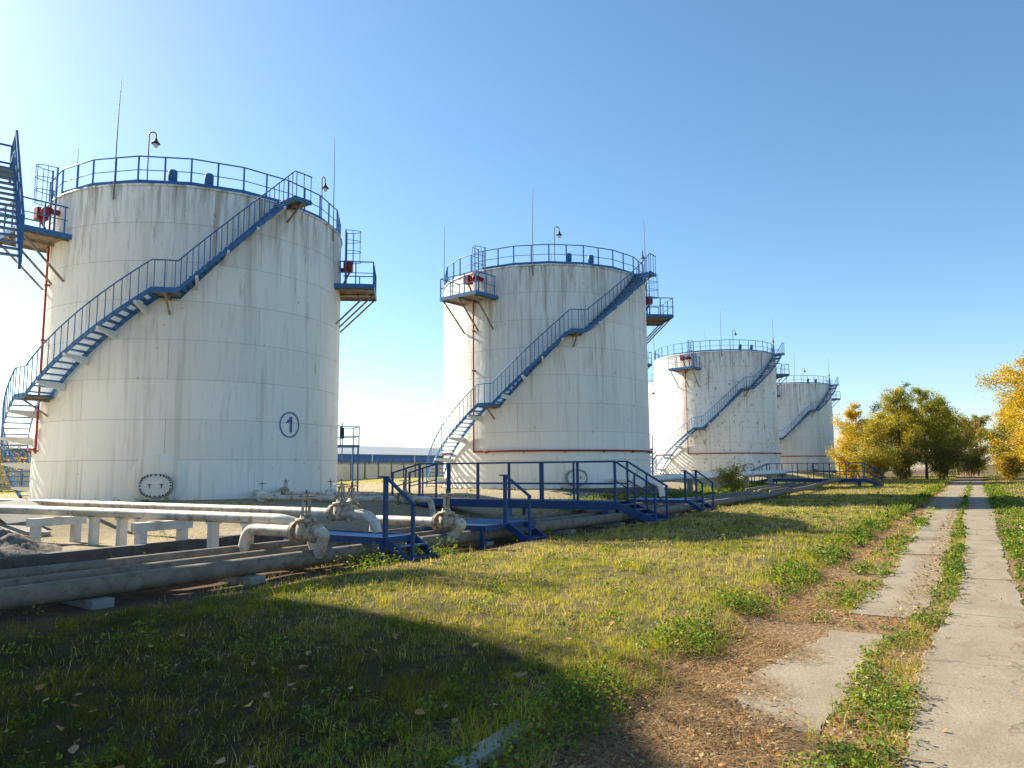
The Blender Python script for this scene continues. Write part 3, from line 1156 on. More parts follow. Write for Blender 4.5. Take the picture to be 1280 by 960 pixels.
def valve(label, loc, rz, s=1.0, r=0.115, mat=None, wheel=None, z_up=0.0):
    """gate valve, pipe axis along local x"""
    mat = mat or M['valve']
    t = thing('gate_valve', label, 'valve', loc, rz, 'gate valves on the pipework')
    b = MB()
    b.lathe([(r, -0.24 * s), (r * 1.25, -0.18 * s), (0.19 * s, -0.06 * s), (0.2 * s, 0.0), (0.19 * s, 0.06 * s), (r * 1.25, 0.18 * s), (r, 0.24 * s)], 16, 'x')
    b.lathe([(0.2 * s, -0.12 * s), (0.21 * s, 0.0), (0.19 * s, 0.14 * s), (0.13 * s, 0.24 * s)], 16, 'z')
    b.build('body', mat, t)
    for sx in (-1, 1):
        f = MB()
        f.tube([(sx * 0.235 * s, 0, 0), (sx * 0.275 * s, 0, 0)], r * 1.75, 16)
        f.tube([(sx * 0.285 * s, 0, 0), (sx * 0.325 * s, 0, 0)], r * 1.75, 16)
        for k in range(10):
            a = 2 * math.pi * k / 10
            f.tube([(sx * 0.21 * s, math.cos(a) * r * 1.48, math.sin(a) * r * 1.48), (sx * 0.35 * s, math.cos(a) * r * 1.48, math.sin(a) * r * 1.48)], 0.016 * s, 5)
        f.build('flange', mat, t)
    bn = MB()
    bn.lathe([(0.0, 0.2 * s), (0.22 * s, 0.21 * s), (0.22 * s, 0.27 * s), (0.13 * s, 0.28 * s), (0.10 * s, 0.36 * s), (0.0, 0.37 * s)], 16)
    bn.build('bonnet', mat, t)
    y = MB()
    for sy in (-1, 1):
        y.bar((0, sy * 0.10 * s, 0.27 * s), (0, sy * 0.08 * s, 0.64 * s), 0.05 * s, 0.035 * s)
    y.box(-0.045 * s, 0.045 * s, -0.1 * s, 0.1 * s, 0.63 * s, 0.68 * s)
    y.build('yoke', mat, t)
    st = MB()
    st.tube([(0, 0, 0.34 * s), (0, 0, 0.86 * s)], 0.018 * s, 8)
    st.build('stem', M['rod'], t)
    w = MB()
    w.tube([(0.2 * s * math.cos(2 * math.pi * k / 24), 0.2 * s * math.sin(2 * math.pi * k / 24), 0.73 * s) for k in range(24)], 0.016 * s, 6, closed=True)
    for k in range(4):
        a = math.pi / 2 * k + 0.4
        w.bar((0.02 * s * math.cos(a), 0.02 * s * math.sin(a), 0.72 * s), (0.2 * s * math.cos(a), 0.2 * s * math.sin(a), 0.73 * s), 0.024 * s, 0.014 * s)
    w.lathe([(0.045 * s, 0.68 * s), (0.045 * s, 0.76 * s), (0.0, 0.77 * s)], 10)
    w.build('handwheel', wheel or mat, t)
    return t


# crossover 1: rear main -> valve -> front main
ZC = 0.62
pipe('crossover_pipe', 'bent white pipe rising beside the elbow of the long white pipe', [(8.8, 11.2, 0.16), (8.8, 11.1, ZC), (8.8, 9.85, ZC)], 0.10, M['white'], 0.26, 14)
pipe('crossover_pipe', 'grey elbow dropping from the nearest big valve to the front pipe', [(8.8, 9.38, ZC), (8.8, 9.16, ZC), (8.9, 9.4, 0.25)], 0.10, M['white'], 0.22, 14)
valve('big chipped gate valve nearest the camera', (8.8, 9.61, ZC), math.pi / 2, 0.82, 0.10)
# crossover 2
Z2 = 0.56
pipe('crossover_pipe', 'long bent white pipe leading to the valve under the footbridge', [(12.3, 11.3, 0.25), (12.3, 11.3, Z2), (12.3, 9.55, Z2)], 0.10, M['white'], 0.28, 14)
pipe('crossover_pipe', 'pale elbow dropping from the valve beside the blue grating', [(12.3, 9.08, Z2), (12.3, 8.88, Z2), (12.35, 9.25, 0.22)], 0.10, M['white'], 0.24, 14)
valve('chipped gate valve beside the blue grated step', (12.3, 9.31, Z2), math.pi / 2, 0.80, 0.10)
# long white pipes from the tanks to the mains
E1a, E1b = Vector((8.45, 18.0, 0.82)), Vector((9.05, 10.4, 0.79))
pipe('white_pipe', 'front long white pipe on short posts with elbow end', [(5.5, 24.5, 0.9), (8.2, 19.6, 0.82), E1a, E1b, (9.25, 10.0, 0.62), (9.35, 9.95, 0.25)], 0.10, M['white'], 0.3, 14)
pipe('white_pipe', 'rear long white pipe running to the valve with white wheel', [(8.5, 27.0, 0.95), (10.6, 21.5, 0.82), (10.75, 11.0, 0.80)], 0.095, M['white'], 0.5, 14)
valve('gate valve on the rear long white pipe', (10.75, 10.75, 0.80), math.pi / 2, 0.78, 0.095)
pipe('white_pipe', 'short white pipe running on from the rear valve', [(10.75, 10.5, 0.80), (10.8, 9.95, 0.78), (10.85, 9.8, 0.25)], 0.095, M['white'], 0.25, 14)
valve('small valve with red handwheel behind the rear valve', (11.6, 11.3, 0.80), 0.2, 0.7, 0.08, M['valve'], M['red'])
# tank 1 outlet pipes
pipe('outlet_pipe', 'bluish white outlet pipe along the foot of the numbered tank', [(19.2, 23.8, 0.85), (17.4, 21.1, 0.72), (18.5, 15.0, 0.70), (18.6, 14.7, 0.70), (18.65, 14.6, 0.1)], 0.10, M['white'], 0.4, 12)
pipe('outlet_pipe', 'second white outlet pipe close behind the first one', [(20.3, 23.6, 0.95), (19.0, 21.8, 0.80), (19.9, 18.0, 0.78), (20.0, 17.8, 0.1)], 0.08, M['white'], 0.4, 12)
valve('left small valve at the foot of the numbered tank', (17.75, 21.65, 0.74), 0.98, 0.62, 0.11, M['white_clean'], M['dark'])
valve('middle rusty valve at the foot of the numbered tank', (19.2, 22.1, 0.81), 0.98, 0.62, 0.09, M['valve'], M['dark'])
valve('right small valve at the foot of the numbered tank', (19.45, 20.0, 0.79), 1.75, 0.62, 0.09, M['white_clean'], M['dark'])
valve('pale valve behind the left stair of the footbridge', (18.4, 15.6, 0.71), 1.75, 0.8, 0.11, M['valve'], M['valve'])
# outlet of tank 2 behind the footbridge
pipe('outlet_pipe', 'white outlet pipe below the manhole of the second tank', [(36.2, 16.6, 0.95), (33.8, 13.4, 0.92), (33.2, 12.6, 0.92), (33.2, 12.5, 0.3)], 0.14, M['white_clean'], 0.4, 12)
valve('white valve below the manhole of the second tank', (33.6, 13.9, 0.9), 0.9, 1.0, 0.13, M['white_clean'], M['white_clean'])
# white pipes in front of tank 3
for i, (dx, z, lab) in enumerate(((0, 1.0, 'nearer white raised pipe in front of the third tank'), (1.6, 1.12, 'farther white raised pipe in front of the third tank'))):
    pipe('white_pipe', lab, [(36 + dx, 18.5, 0.9), (38.5 + dx, 15.2, z), (62 + dx, 13.0, z + 0.15), (66 + dx, 13.2, z + .15)], 0.10, M['white_clean'], 1.0, 10)
for x in (39.5, 43.5, 48, 53, 58):
    mb = MB()
    y = 15.1 - (x - 38.5) * 0.0936
    zt = 0.88 + (x - 38.5) * 0.0064
    mb.box(-0.12, 0.12, -0.15, 0.15, -0.3, zt - 0.08)
    mb.box(-0.2, 2.0, -0.2, 0.2, zt - 0.08, zt + 0.012)
    o = mb.build('pipe_post', M['concrete'], None, loc=(x, y, 0))
    tag(o, 'pale post carrying the raised pipes before the third tank', 'post', 'posts under the raised pipes')

# trestles and posts under the long white pipes
def trestle(label, x0, x1, y, zt):
    t = thing('pipe_trestle', label, 'trestle', (x0, y, 0))
    w = x1 - x0
    for x in (0.1, w - 0.12):
        mb = MB()
        mb.box(x - 0.075, x + 0.075, -0.09, 0.09, g1(x0 + x, y) - 0.1, zt - 0.165)
        mb.build('post', M['wood_white'], t)
    mb = MB()
    mb.box(-0.05, w + 0.05, -0.1, 0.1, zt - 0.17, zt - 0.0)
    mb.build('cap_beam', M['wood_white'], t)


def e1(t):
    """point under the front long white pipe at y = t: x and height of its underside"""
    u = (E1a.y - t) / (E1a.y - E1b.y)
    q = E1a.lerp(E1b, u)
    return q.x, q.z - 0.10


_x, _z = e1(17.0)
trestle('whitewashed concrete trestle at the left beside the gravel heap', _x - 0.55, _x + 0.5, 17.0, _z - 0.03)
_x, _z = e1(13.75)
trestle('rust stained concrete trestle under the front long white pipe', _x - 0.45, _x + 0.65, 13.75, _z - 0.03)
for (t_, lab) in ((15.75, 'first whitewashed post right of the left trestle'), (14.85, 'second whitewashed post right of the left trestle'), (14.25, 'third whitewashed post right of the left trestle'),
                  (12.2, 'whitewashed post right of the rust stained trestle'), (11.3, 'last whitewashed post before the pipe elbow')):
    x, zt = e1(t_)
    mb = MB()
    mb.box(-0.075, 0.075, -0.075, 0.075, g1(x, t_) - 0.1, zt - 0.03)
    mb.box(-0.1, 0.1, -0.1, 0.1, zt - 0.03, zt + 0.01)
    o = mb.build('pipe_post', M['wood_white'], None, loc=(x, t_, 0))
    tag(o, lab, 'post', 'posts under the long white pipes')
for (x, y, zt, lab) in ((10.62, 19.5, 0.72, 'left rear post under the rear white pipe'), (10.73, 12.4, 0.705, 'right rear post under the rear white pipe')):
    mb = MB()
    mb.box(-0.07, 0.07, -0.07, 0.07, g1(x, y) - 0.1, zt - 0.03)
    mb.box(-0.1, 0.1, -0.1, 0.1, zt - 0.03, zt)
    o = mb.build('pipe_post', M['wood_white'], None, loc=(x, y, 0))
    tag(o, lab, 'post', 'posts under the long white pipes')

# low retaining kerb behind the ground pipes
kt = thing('retaining_kerb', 'low dark retaining kerb behind the ground pipes', 'kerb', (0, 13.4, 0))
x = -6.0
while x < 11.6:
    mb = MB()
    mb.box(0.006, 1.994, -0.13, 0.08, -0.15, 0.30 + random.uniform(-0.01, 0.012))
    mb.build('kerb_block', M['concrete_dark'], kt, loc=(x, random.uniform(-0.01, 0.01), 0))
    x += 2.0

# gravel heap and tumbled slabs at the left
nx, ny = 60, 60
uu = np.linspace(-1, 1, nx)
UX, UY = np.meshgrid(uu, uu, indexing='ij')
hx, hy = 6.5 + UX * 1.7, 16.2 + UY * 1.6
prof = np.clip(1 - (UX ** 2 + UY ** 2) ** 0.6, 0, 1)
hz = gz(hx, hy) - 0.05 + prof * 0.62 * (1 + 0.25 * wob(hx, hy, 0.5, 2)) + 0.02 * rng.uniform(-1, 1, hx.shape)
hv = np.stack([hx, hy, hz], -1).reshape(-1, 3)
ii = (np.arange(nx - 1)[:, None] * ny + np.arange(ny - 1)[None, :]).ravel()
o = link('gravel_heap', np_mesh('gravel_heap', hv, np.stack([ii, ii + ny, ii + ny + 1, ii + 1], 1)), M['gravel'])
tag(o, 'dark gravel heap at the left behind the kerb', 'gravel heap')
rows = ('front', 'middle', 'back')
place = ('left slab', 'right slab')
for r_i in range(3):
    for c_i in range(2):
        mb = MB()
        mb.box(-0.42, 0.42, -0.4, 0.4, -0.05, 0.05)
        x, y = 7.6 + c_i * 0.9 + 0.25 * r_i, 18.6 + r_i * 0.8 - 0.15 * c_i
        o = mb.build('slope_slab', M['concrete'], None, loc=(x, y, float(gz(x, y)) + 0.05 + 0.13 * r_i))
        o.rotation_euler = (R_(14 + random.uniform(-5, 6)), R_(random.uniform(-6, 6)), R_(random.uniform(-8, 8)))
        tag(o, 'pale concrete slab on the bank behind the trestle, %s of the %s row' % (place[c_i], rows[r_i]), 'slab', 'slabs on the bank behind the trestle')

# ---------------------------------------------------------------- footbridges and low crossings
def footbridge(label, x0, ya, yb, zd, stair_l=True):
    """bridge across the pipes from y=ya (lawn end) to y=yb, near side at x0"""
    w = 0.95
    t = thing('footbridge', label, 'footbridge', (x0, ya, 0), 0, 'blue footbridges over the pipes')
    L = yb - ya
    for x in (0.0, w):
        mb = MB()
        mb.bar((x, 0, zd - 0.13), (x, L, zd - 0.13), 0.07, 0.26)
        mb.build('side_beam', M['backlit_blue'], t)
    n = int(L / 0.3)
    me = None
    for k in range(n):
        if me is None:
            mb = MB()
            mb.box(0.037, w - 0.037, 0.01, L / n - 0.01, zd - 0.03, zd)
            me = mb.mesh('deck_plate')
        link('deck_plate', me, M['backlit_blue'], t, loc=(0, k * L / n, 0))
    for x, pw, off in ((0.0, 0.065, 0.0), (w, 0.05, 0.5)):
        mb = MB()
        mb.bar((x, 0, zd + 1.2), (x, L, zd + 1.2), 0.06, 0.05)
        mb.bar((x, 0, zd + 0.52), (x, L, zd + 0.52), 0.04, 0.035)
        np_ = 6
        for k in range(np_ + 1):
            y = min(L, max(0, L * (k + (off if 0 < k < np_ else 0)) / np_))
            mb.bar((x, y, zd - 0.2), (x, y, zd + 1.2), pw)
        mb.build('railing', M['backlit_blue'], t)
    for y in (0.35, L * 0.5, L - 0.5):
        for x in (0.0, w):
            mb = MB()
            zb = g1(x0 + x, ya + y) - 0.1
            mb.bar((x, y, zb), (x, y, zd - 0.26), 0.11)
            mb.build('leg', M['backlit_blue'] if y < 1 else M['pale_blue'], t)
    for end, sgn in ((0.0, -1), (L, 1)):
        run = 1.25
        zb = g1(x0, ya + end + sgn * run)
        for x in (0.0, w):
            s = MB()
            s.bar((x, end, zd - 0.1), (x, end + sgn * run, zb), 0.05, 0.2)
            s.build('stair_stringer', M['backlit_blue'], t)
            r = MB()
            r.bar((x, end, zd + 1.2), (x, end + sgn * (run + 0.05), zb + 1.0), 0.055, 0.05)
            r.bar((x, end, zd + 0.62), (x, end + sgn * (run + 0.05), zb + 0.5), 0.035)
            r.bar((x, end + sgn * run, zb - 0.1), (x, end + sgn * run, zb + 1.03), 0.06)
            r.bar((x, end + sgn * run * 0.5, zb), (x, end + sgn * run * 0.5, (zb + zd) / 2 + 1.1), 0.045)
            r.build('stair_railing', M['backlit_blue'], t)
        for k in range(4):
            u = (k + 0.6) / 4
            s = MB()
            y = end + sgn * run * u
            s.box(0.03, w - 0.03, y - 0.14, y + 0.14, zd + (zb - zd) * u - 0.03, zd + (zb - zd) * u)
            s.build('tread', M['backlit_blue'], t)
    return t


footbridge('long blue footbridge over the pipes before the second tank', 20.5, 9.2, 16.7, 0.64)
footbridge('far blue footbridge near the yellow birches', 62.0, 7.3, 14.4, 0.66)


def crossing(label, x0, x1, ya, yb, zd, rails, stairx=None, grating=True, mat='blue'):
    t = thing('low_crossing', label, 'step platform', (x0, ya, 0), 0, 'low blue step platforms over the pipes')
    w, L = x1 - x0, yb - ya
    fr = MB()
    for x in (0, w):
        fr.bar((x, 0, zd - 0.06), (x, L, zd - 0.06), 0.05, 0.12)
    for y in (0, L):
        fr.bar((0.026, y, zd - 0.06), (w - 0.026, y, zd - 0.06), 0.05, 0.12)
    fr.build('frame', M['backlit_blue'], t)
    g = MB()
    k = 0.06
    while k < L:
        g.bar((0.03, k, zd - 0.03), (w - 0.03, k, zd - 0.03), 0.012, 0.04)
        k += 0.07
    k = 0.1
    while k < w:
        g.bar((k, 0.03, zd - 0.03), (k, L - 0.03, zd - 0.03), 0.01, 0.03)
        k += 0.11
    g.build('grating', M[mat], t)
    for x in (0.03, w - 0.03):
        for y in (0.05, L - 0.05):
            l_ = MB()
            l_.bar((x, y, -0.2), (x, y, zd - 0.12), 0.08)
            l_.build('leg', M['backlit_blue'], t)
    sx0, sx1 = (0, w) if stairx is None else stairx
    run = 0.62
    for x in (sx0 + 0.02, sx1 - 0.02):
        s = MB()
        s.bar((x, -0.03, zd - 0.06), (x, -run, 0.02), 0.04, 0.14)
        s.build('stair_stringer', M['backlit_blue'], t)
    for u in (0.35, 0.75):
        s = MB()
        s.box(sx0 + 0.04, sx1 - 0.04, -run * u - 0.12, -run * u + 0.1, zd * (1 - u) - 0.02, zd * (1 - u) + 0.01)
        s.build('tread', M['backlit_blue'], t)
    for x in rails:
        r = MB()
        r.bar((x, 0.05, zd - 0.1), (x, 0.05, zd + 1.06), 0.07)
        r.bar((x, 0.2, zd + 1.06), (x, 0.0, zd + 1.06), 0.07, 0.03)
        r.bar((x, 0.03, zd + 1.05), (x, -run + 0.0, 1.02), 0.05, 0.05)
        r.bar((x, -run + 0.04, -0.1), (x, -run + 0.04, 1.04), 0.055)
        r.build('handrail', M['backlit_blue'], t)
    return t


crossing('low blue step platform beside the nearest valve with one handrail', 10.0, 10.8, 8.95, 11.7, 0.46, (0.1,))
crossing('low blue grated step platform in front of the footbridge', 13.2, 15.4, 9.0, 10.6, 0.44, (0.95,), (0.9, 1.7), mat='pale_blue')
crossing('low blue step platform with two handrails right of the footbridge', 26.3, 27.7, 9.0, 11.3, 0.46, (0.08, 1.32))

# ---------------------------------------------------------------- old kerb stones at the verge
for (x, y, rz, lab) in ((19.2, 2.33, 0.05, 'broken old kerb stone far along the grass verge'), (14.5, 2.42, -0.06, 'pale old kerb stone in the weeds midway along the verge'), (3.62, 2.42, 0.12, 'half buried old kerb stone at the bottom edge in shade')):
    mb = MB()
    mb.box(-0.45, 0.45, -0.07, 0.07, -0.15, 0.05)
    mb.box(-0.43, 0.43, -0.055, 0.055, 0.05, 0.065)
    o = mb.build('kerb_stone', M['concrete'], None, loc=(x, y, float(gz(x, y)) - 0.02), rz=rz)
    o.rotation_euler = (0.12, 0.05, rz)
    tag(o, lab, 'kerb stone')

# ---------------------------------------------------------------- background: fence, warehouse, lamp post
FY = 66.0
fz = float(gz(60, FY))
ft = thing('concrete_fence', 'grey precast concrete panel fence behind the tanks with wire on top', 'fence', (0, FY, fz))
pm_ = MB()
pm_.box(0.09, 2.41, -0.06, 0.06, 0, 2.05)
for xx in (0.3, 1.34):
    pm_.box(xx, xx + 0.86, -0.085, -0.06, 0.25, 1.8)
pme = pm_.mesh('panel')
po = MB()
po.box(-0.085, 0.085, -0.12, 0.12, 0, 2.15)
pome = po.mesh('post')
x = -10.0
while x < 120:
    link('panel', pme, M['fence'], ft, loc=(x, 0, random.uniform(-0.03, 0.03)))
    link('post', pome, M['concrete_dark'], ft, loc=(x, 0, 0))
    x += 2.5
wi = MB()
for z in (2.3, 2.45, 2.6):
    wi.bar((-10, -0.1 - (z - 2.1) * 0.5, z), (120, -0.1 - (z - 2.1) * 0.5, z), 0.02)
x = -10.0
while x < 120:
    wi.bar((x, 0, 2.1), (x, -0.4, 2.75), 0.05)
    x += 2.5
pts = []
for k in range(2600):
    a = k * 0.9
    pts.append((-10 + k * 0.05, 0.22 * math.cos(a), 2.42 + 0.26 * math.sin(a)))
wi.tube(pts, 0.012, 3)
wi.build('barbed_wire', M['dark'], ft)

wt = thing('warehouse', 'long grey roofed warehouse with blue cladding beyond the fence', 'building', (20, 112, 0))
mb = MB()
mb.box(0, 230, 0, 30, -0.5, 3.4)
mb.build('wall', M['bglass'], wt)
mb = MB()
mb.add([(-1, -1, 5.0), (231, -1, 5.0), (231, 14, 7.4), (-1, 14, 7.4), (-1, 31, 5.0), (231, 31, 5.0), (-1, -1, 4.85), (231, -1, 4.85), (231, 31, 4.85), (-1, 31, 4.85)],
       [(0, 1, 2, 3), (3, 2, 5, 4), (6, 7, 1, 0), (9, 4, 5, 8), (0, 3, 4, 9, 6), (1, 7, 8, 5, 2), (6, 9, 8, 7)])
mb.build('roof', M['roof'], wt)
fm = MB()
fm.box(0.05, 14.2, -0.35, -0.02, 3.4, 4.85)
fme = fm.mesh('blue_cladding')
mu = MB()
mu.box(-0.35, 0.0, -0.4, 0.0, 0, 5.0)
mue = mu.mesh('column')
for k in range(16):
    link('blue_cladding', fme, M['fascia'], wt, loc=(k * 14.375, 0, 0))
    link('column', mue, M['white_clean'], wt, loc=(k * 14.375 + 0.2, -0.1, 0))
mb = MB()
mb.box(0.05, 229.9, -0.02, 30, 3.4, 4.85)
mb.build('upper_wall', M['bglass'], wt)

lt = thing('street_lamp', 'tall thin street lamp beyond the concrete fence', 'street lamp', (72.0, 72.0, 0.2))
mb = MB()
mb.tube(fillet([(0, 0, 0), (0, 0, 7.2), (-0.9, 0.5, 7.6)], 0.5), [0.09] * 1 + [0.07] * 8, 8)
mb.build('pole', M['rod'], lt)
mb = MB()
mb.lathe([(0.0, -0.4), (0.16, -0.35), (0.2, 0.0), (0.12, 0.35), (0.0, 0.4)], 10, 'x', (-1.1, 0.6, 7.66))
mb.build('lamp_head', M['dark'], lt)

# ---------------------------------------------------------------- trees
def leaf_quads(c, size, colr, up=0.25, rg=rng):
    n = len(c)
    nn = rg.normal(0, 1, (n, 3))
    nn[:, 2] += up
    nn /= np.linalg.norm(nn, axis=1)[:, None]
    a = np.cross(nn, rg.normal(0, 1, (n, 3)))
    a /= np.linalg.norm(a, axis=1)[:, None] + 1e-9
    b = np.cross(nn, a)
    s = size[:, None]
    v = np.stack([c - a * s * 0.5, c + b * s * 0.32 - a * s * 0.05, c + a * s * 0.5, c - b * s * 0.32 - a * s * 0.05], 1).reshape(-1, 3)
    f = np.arange(4 * n, dtype=np.int32).reshape(-1, 4)
    return v, f, np.repeat(colr, 4, axis=0)


def tree(name, label, x, y, h, cr, pal, n_leaf, ls, seed, trunk='bark', low=0.12, cat='tree', group='autumn trees by the road', stems=1, shape=0.42):
    rg = np.random.default_rng(seed)
    rr = random.Random(seed)
    t = thing(name, label, cat, (x, y, g1(x, y)), rr.uniform(0, 6), group)
    mb = MB()
    ends = []
    for s in range(stems):
        lean = Vector((rr.uniform(-1, 1), rr.uniform(-1, 1), 0)) * (0.03 if stems == 1 else 0.16) * h
        off = Vector((rr.uniform(-1, 1), rr.uniform(-1, 1), 0)) * (0.0 if stems == 1 else 0.3)
        hs = h * (0.97 if s == 0 else rr.uniform(0.7, 0.92))
        tp = [off + lean * u + Vector((math.sin(u * 5 + s) * 0.07, math.cos(u * 4 + s) * 0.07, hs * u)) for u in [k / 7 for k in range(8)]]
        r0 = (0.012 * h + 0.03) / (1 if stems == 1 else 1.5)
        mb.tube(tp, [r0 * (1 - 0.9 * k / 7) for k in range(8)], 7)
        nl = int(36 / (stems ** 0.5))
        for k in range(nl):
            u = low + (0.97 - low) * (k + rr.random()) / nl
            # crown outline: widest at `shape` of the height
            w = (u - low + 0.06) / (shape - low + 0.06) if u < shape else (1.04 - u) / (1.04 - shape)
            w = max(0.1, min(1, w)) ** (0.5 if u < shape else 0.8)
            i = min(6, int(u * 7))
            p = tp[i].lerp(tp[i + 1], u * 7 - i)
            az = rr.uniform(0, 6.28)
            L = cr * w * rr.uniform(0.4, 1.1)
            d = Vector((math.cos(az), math.sin(az), rr.uniform(0.4, 1.9)))
            q1 = p + d * L * 0.5
            q2 = p + Vector((d.x, d.y, d.z * 0.75)) * L
            mb.tube([p, q1, q2], [r0 * 0.35 * (1 - u * 0.6), r0 * 0.2, 0.008], 4)
            for v in (0.45, 0.7, 0.9, 1.0):
                e = p.lerp(q2, v)
                ends.append((e, L))
                sd = Vector((rr.uniform(-1, 1), rr.uniform(-1, 1), rr.uniform(-.5, .8))) * L * 0.35
                mb.tube([e, e + sd], [0.012, 0.005], 3)
                ends.append((e + sd, L))
        ends.append((tp[-1], cr * 0.3))
        ends.append((tp[-2], cr * 0.5))
    mb.build('trunk', M[trunk], t)
    E_ = np.array([tuple(e[0]) for e in ends])
    W = np.array([0.15 + 0.065 * e[1] for e in ends])
    if ls > 0.15:
        n_leaf, ls = int(n_leaf * 1.75), ls * 0.66
    wt = rg.random(len(E_)) ** 1.3 + 0.04
    wt *= np.clip(np.array([e[1] for e in ends]) / cr, 0.12, 1.2)
    idx = rg.choice(len(E_), n_leaf, p=wt / wt.sum())
    c = E_[idx] + rg.normal(0, 1, (n_leaf, 3)) * W[idx][:, None] * np.array([1, 1, 0.85])
    c[:, 2] = np.maximum(c[:, 2], 0.15)
    pal = np.array(pal)
    cl = pal[rg.integers(0, len(pal), len(E_))][idx] * 0.6 + pal[rg.integers(0, len(pal), n_leaf)] * 0.4
    cl = cl * rg.uniform(0.5, 1.1, (n_leaf, 1))
    v, f, cc = leaf_quads(c, ls * rg.uniform(0.6, 1.3, n_leaf), cl, 0.3, rg)
    link('crown', np_mesh('crown', v, f, cc), M['crown'], t)
    return t


YEL = [(0.74, 0.49, 0.04), (0.64, 0.46, 0.05), (0.78, 0.56, 0.07), (0.50, 0.38, 0.04)]
YGR = [(0.54, 0.46, 0.05), (0.40, 0.40, 0.05), (0.60, 0.46, 0.05), (0.28, 0.32, 0.045)]
GRN = [(0.22, 0.26, 0.04), (0.29, 0.30, 0.045), (0.40, 0.35, 0.05), (0.15, 0.19, 0.03)]
DGR = [(0.09, 0.13, 0.028), (0.13, 0.16, 0.035), (0.20, 0.20, 0.04)]
BRN = [(0.33, 0.22, 0.06), (0.26, 0.21, 0.055), (0.42, 0.27, 0.06), (0.18, 0.18, 0.045)]

G_T, G_S = 'autumn trees by the road', 'shrubs under the trees'
tree('birch_tree', 'bright yellow birch closest to the farthest tank', 89.9, 11.0, 8.6, 3.0, YEL + YGR[:1], 11000, 0.22, 21, 'birch', 0.05, shape=0.36)
tree('birch_tree', 'low yellow green birch right of the bright yellow one', 92.9, 8.9, 7.6, 2.9, YGR + YEL[:2], 9000, 0.22, 22, 'birch', 0.05, shape=0.36)
tree('birch_tree', 'tall thin yellow green birch at the middle of the clump', 90.6, 6.9, 10.2, 3.0, YGR + GRN[:2] + YEL[:1], 12000, 0.20, 23, 'bark', 0.05, shape=0.36)
tree('maple_tree', 'tall spreading olive tree at the right of the clump', 93.5, 4.7, 10.4, 3.4, GRN + YGR, 13000, 0.21, 24, 'bark', 0.04, shape=0.36)
tree('maple_tree', 'dark green tree at the right end of the clump by the road', 101.0, 3.0, 9.7, 3.0, DGR + GRN[:2] + BRN[:1], 10000, 0.22, 25, 'bark', 0.04, shape=0.36)
tree('maple_tree', 'tall green tree standing behind the clump', 112.0, 7.6, 12.3, 3.8, GRN + DGR, 9000, 0.26, 26, 'bark', 0.08)
tree('maple_tree', 'brown green tree closing the end of the road', 124.0, -0.2, 8.6, 3.6, BRN + GRN, 9000, 0.27, 27, 'bark', 0.04, shape=0.36)
tree('maple_tree', 'green tree right of the road end', 110.0, -4.0, 9.0, 3.0, GRN + BRN[:2], 9000, 0.24, 28, 'birch', 0.08)
tree('birch_tree', 'big golden birch at the right edge of the picture', 60.5, -3.3, 9.3, 3.2, YEL + YGR[:1], 19000, 0.17, 29, 'birch', 0.13)
tree('birch_tree', 'second golden birch behind the big one at the right edge', 74.0, -3.9, 7.9, 2.9, YEL + BRN[:1], 11000, 0.19, 30, 'birch', 0.08)
tree('birch_tree', 'small yellow green birch between the yellow birch and the clump', 86.5, 8.9, 6.2, 2.4, YGR + YEL[:2], 8000, 0.2, 41, 'birch', 0.04, shape=0.34)
tree('maple_tree', 'olive tree filling the middle of the clump', 95.0, 6.9, 8.4, 2.9, GRN + YGR[:2] + BRN[:1], 9000, 0.21, 42, 'bark', 0.04, shape=0.34)
tree('maple_tree', 'dark low tree at the foot of the clump by the road', 97.0, 3.4, 6.8, 2.7, GRN + BRN[:2] + DGR[:1], 8000, 0.21, 43, 'bark', 0.04, shape=0.34)
tree('maple_tree', 'yellow green tree straight behind the end of the road', 132.0, 2.4, 9.5, 3.6, YGR + GRN[:2], 8000, 0.27, 44, 'bark', 0.04, shape=0.34)
tree('maple_tree', 'green tree closing the road end on its right side', 126.0, -4.6, 8.8, 3.6, GRN + YGR[:1], 8000, 0.27, 45, 'bark', 0.04, shape=0.34)
for (lab, x_, y_, h_, r_, pal_, sd_) in (('brown shrub under the clump of birches', 88.0, 6.4, 3.4, 2.4, BRN + GRN[:1], 31), ('dense brown shrub beside the road at the clump', 92.0, 3.2, 3.6, 2.4, BRN + GRN[:1], 32),
                                         ('yellow shrub beside the far footbridge', 84.0, 8.9, 2.8, 2.2, YGR + BRN[:2], 33), ('golden shrub at the foot of the yellow birch', 87.0, 11.4, 2.6, 2.2, YEL + YGR[:2], 39),
                                         ('dark shrub right of the road end', 103.0, -3.3, 3.0, 2.2, GRN + BRN, 34), ('orange shrub low behind the golden birch', 82.0, -2.8, 2.4, 1.6, YEL + BRN, 35),
                                         ('brown shrub at the very end of the road', 112.0, 0.6, 2.6, 2.4, BRN + GRN[:1], 40)):
    tree('shrub', lab, x_, y_, h_, r_, pal_, 5000, 0.2, sd_, 'bark', 0.03, 'shrub', G_S, 3)
tree('shrub', 'yellow shrub at the left edge behind the numbered tank stair', 24.0, 57.0, 3.6, 2.2, YEL + BRN, 3000, 0.22, 36, 'bark', 0.05, 'shrub', None, 3)
tree('shrub', 'yellow green bush before the white raised pipes', 44.0, 12.3, 1.5, 0.9, YGR + GRN[:1], 2200, 0.1, 37, 'bark', 0.05, 'shrub', None, 3)
tree('birch_tree', 'birch beyond the right edge, one twig reaching into the picture', 21.0, -6.2, 8.5, 2.6, GRN + YGR[:1], 6000, 0.11, 38, 'birch', 0.3)

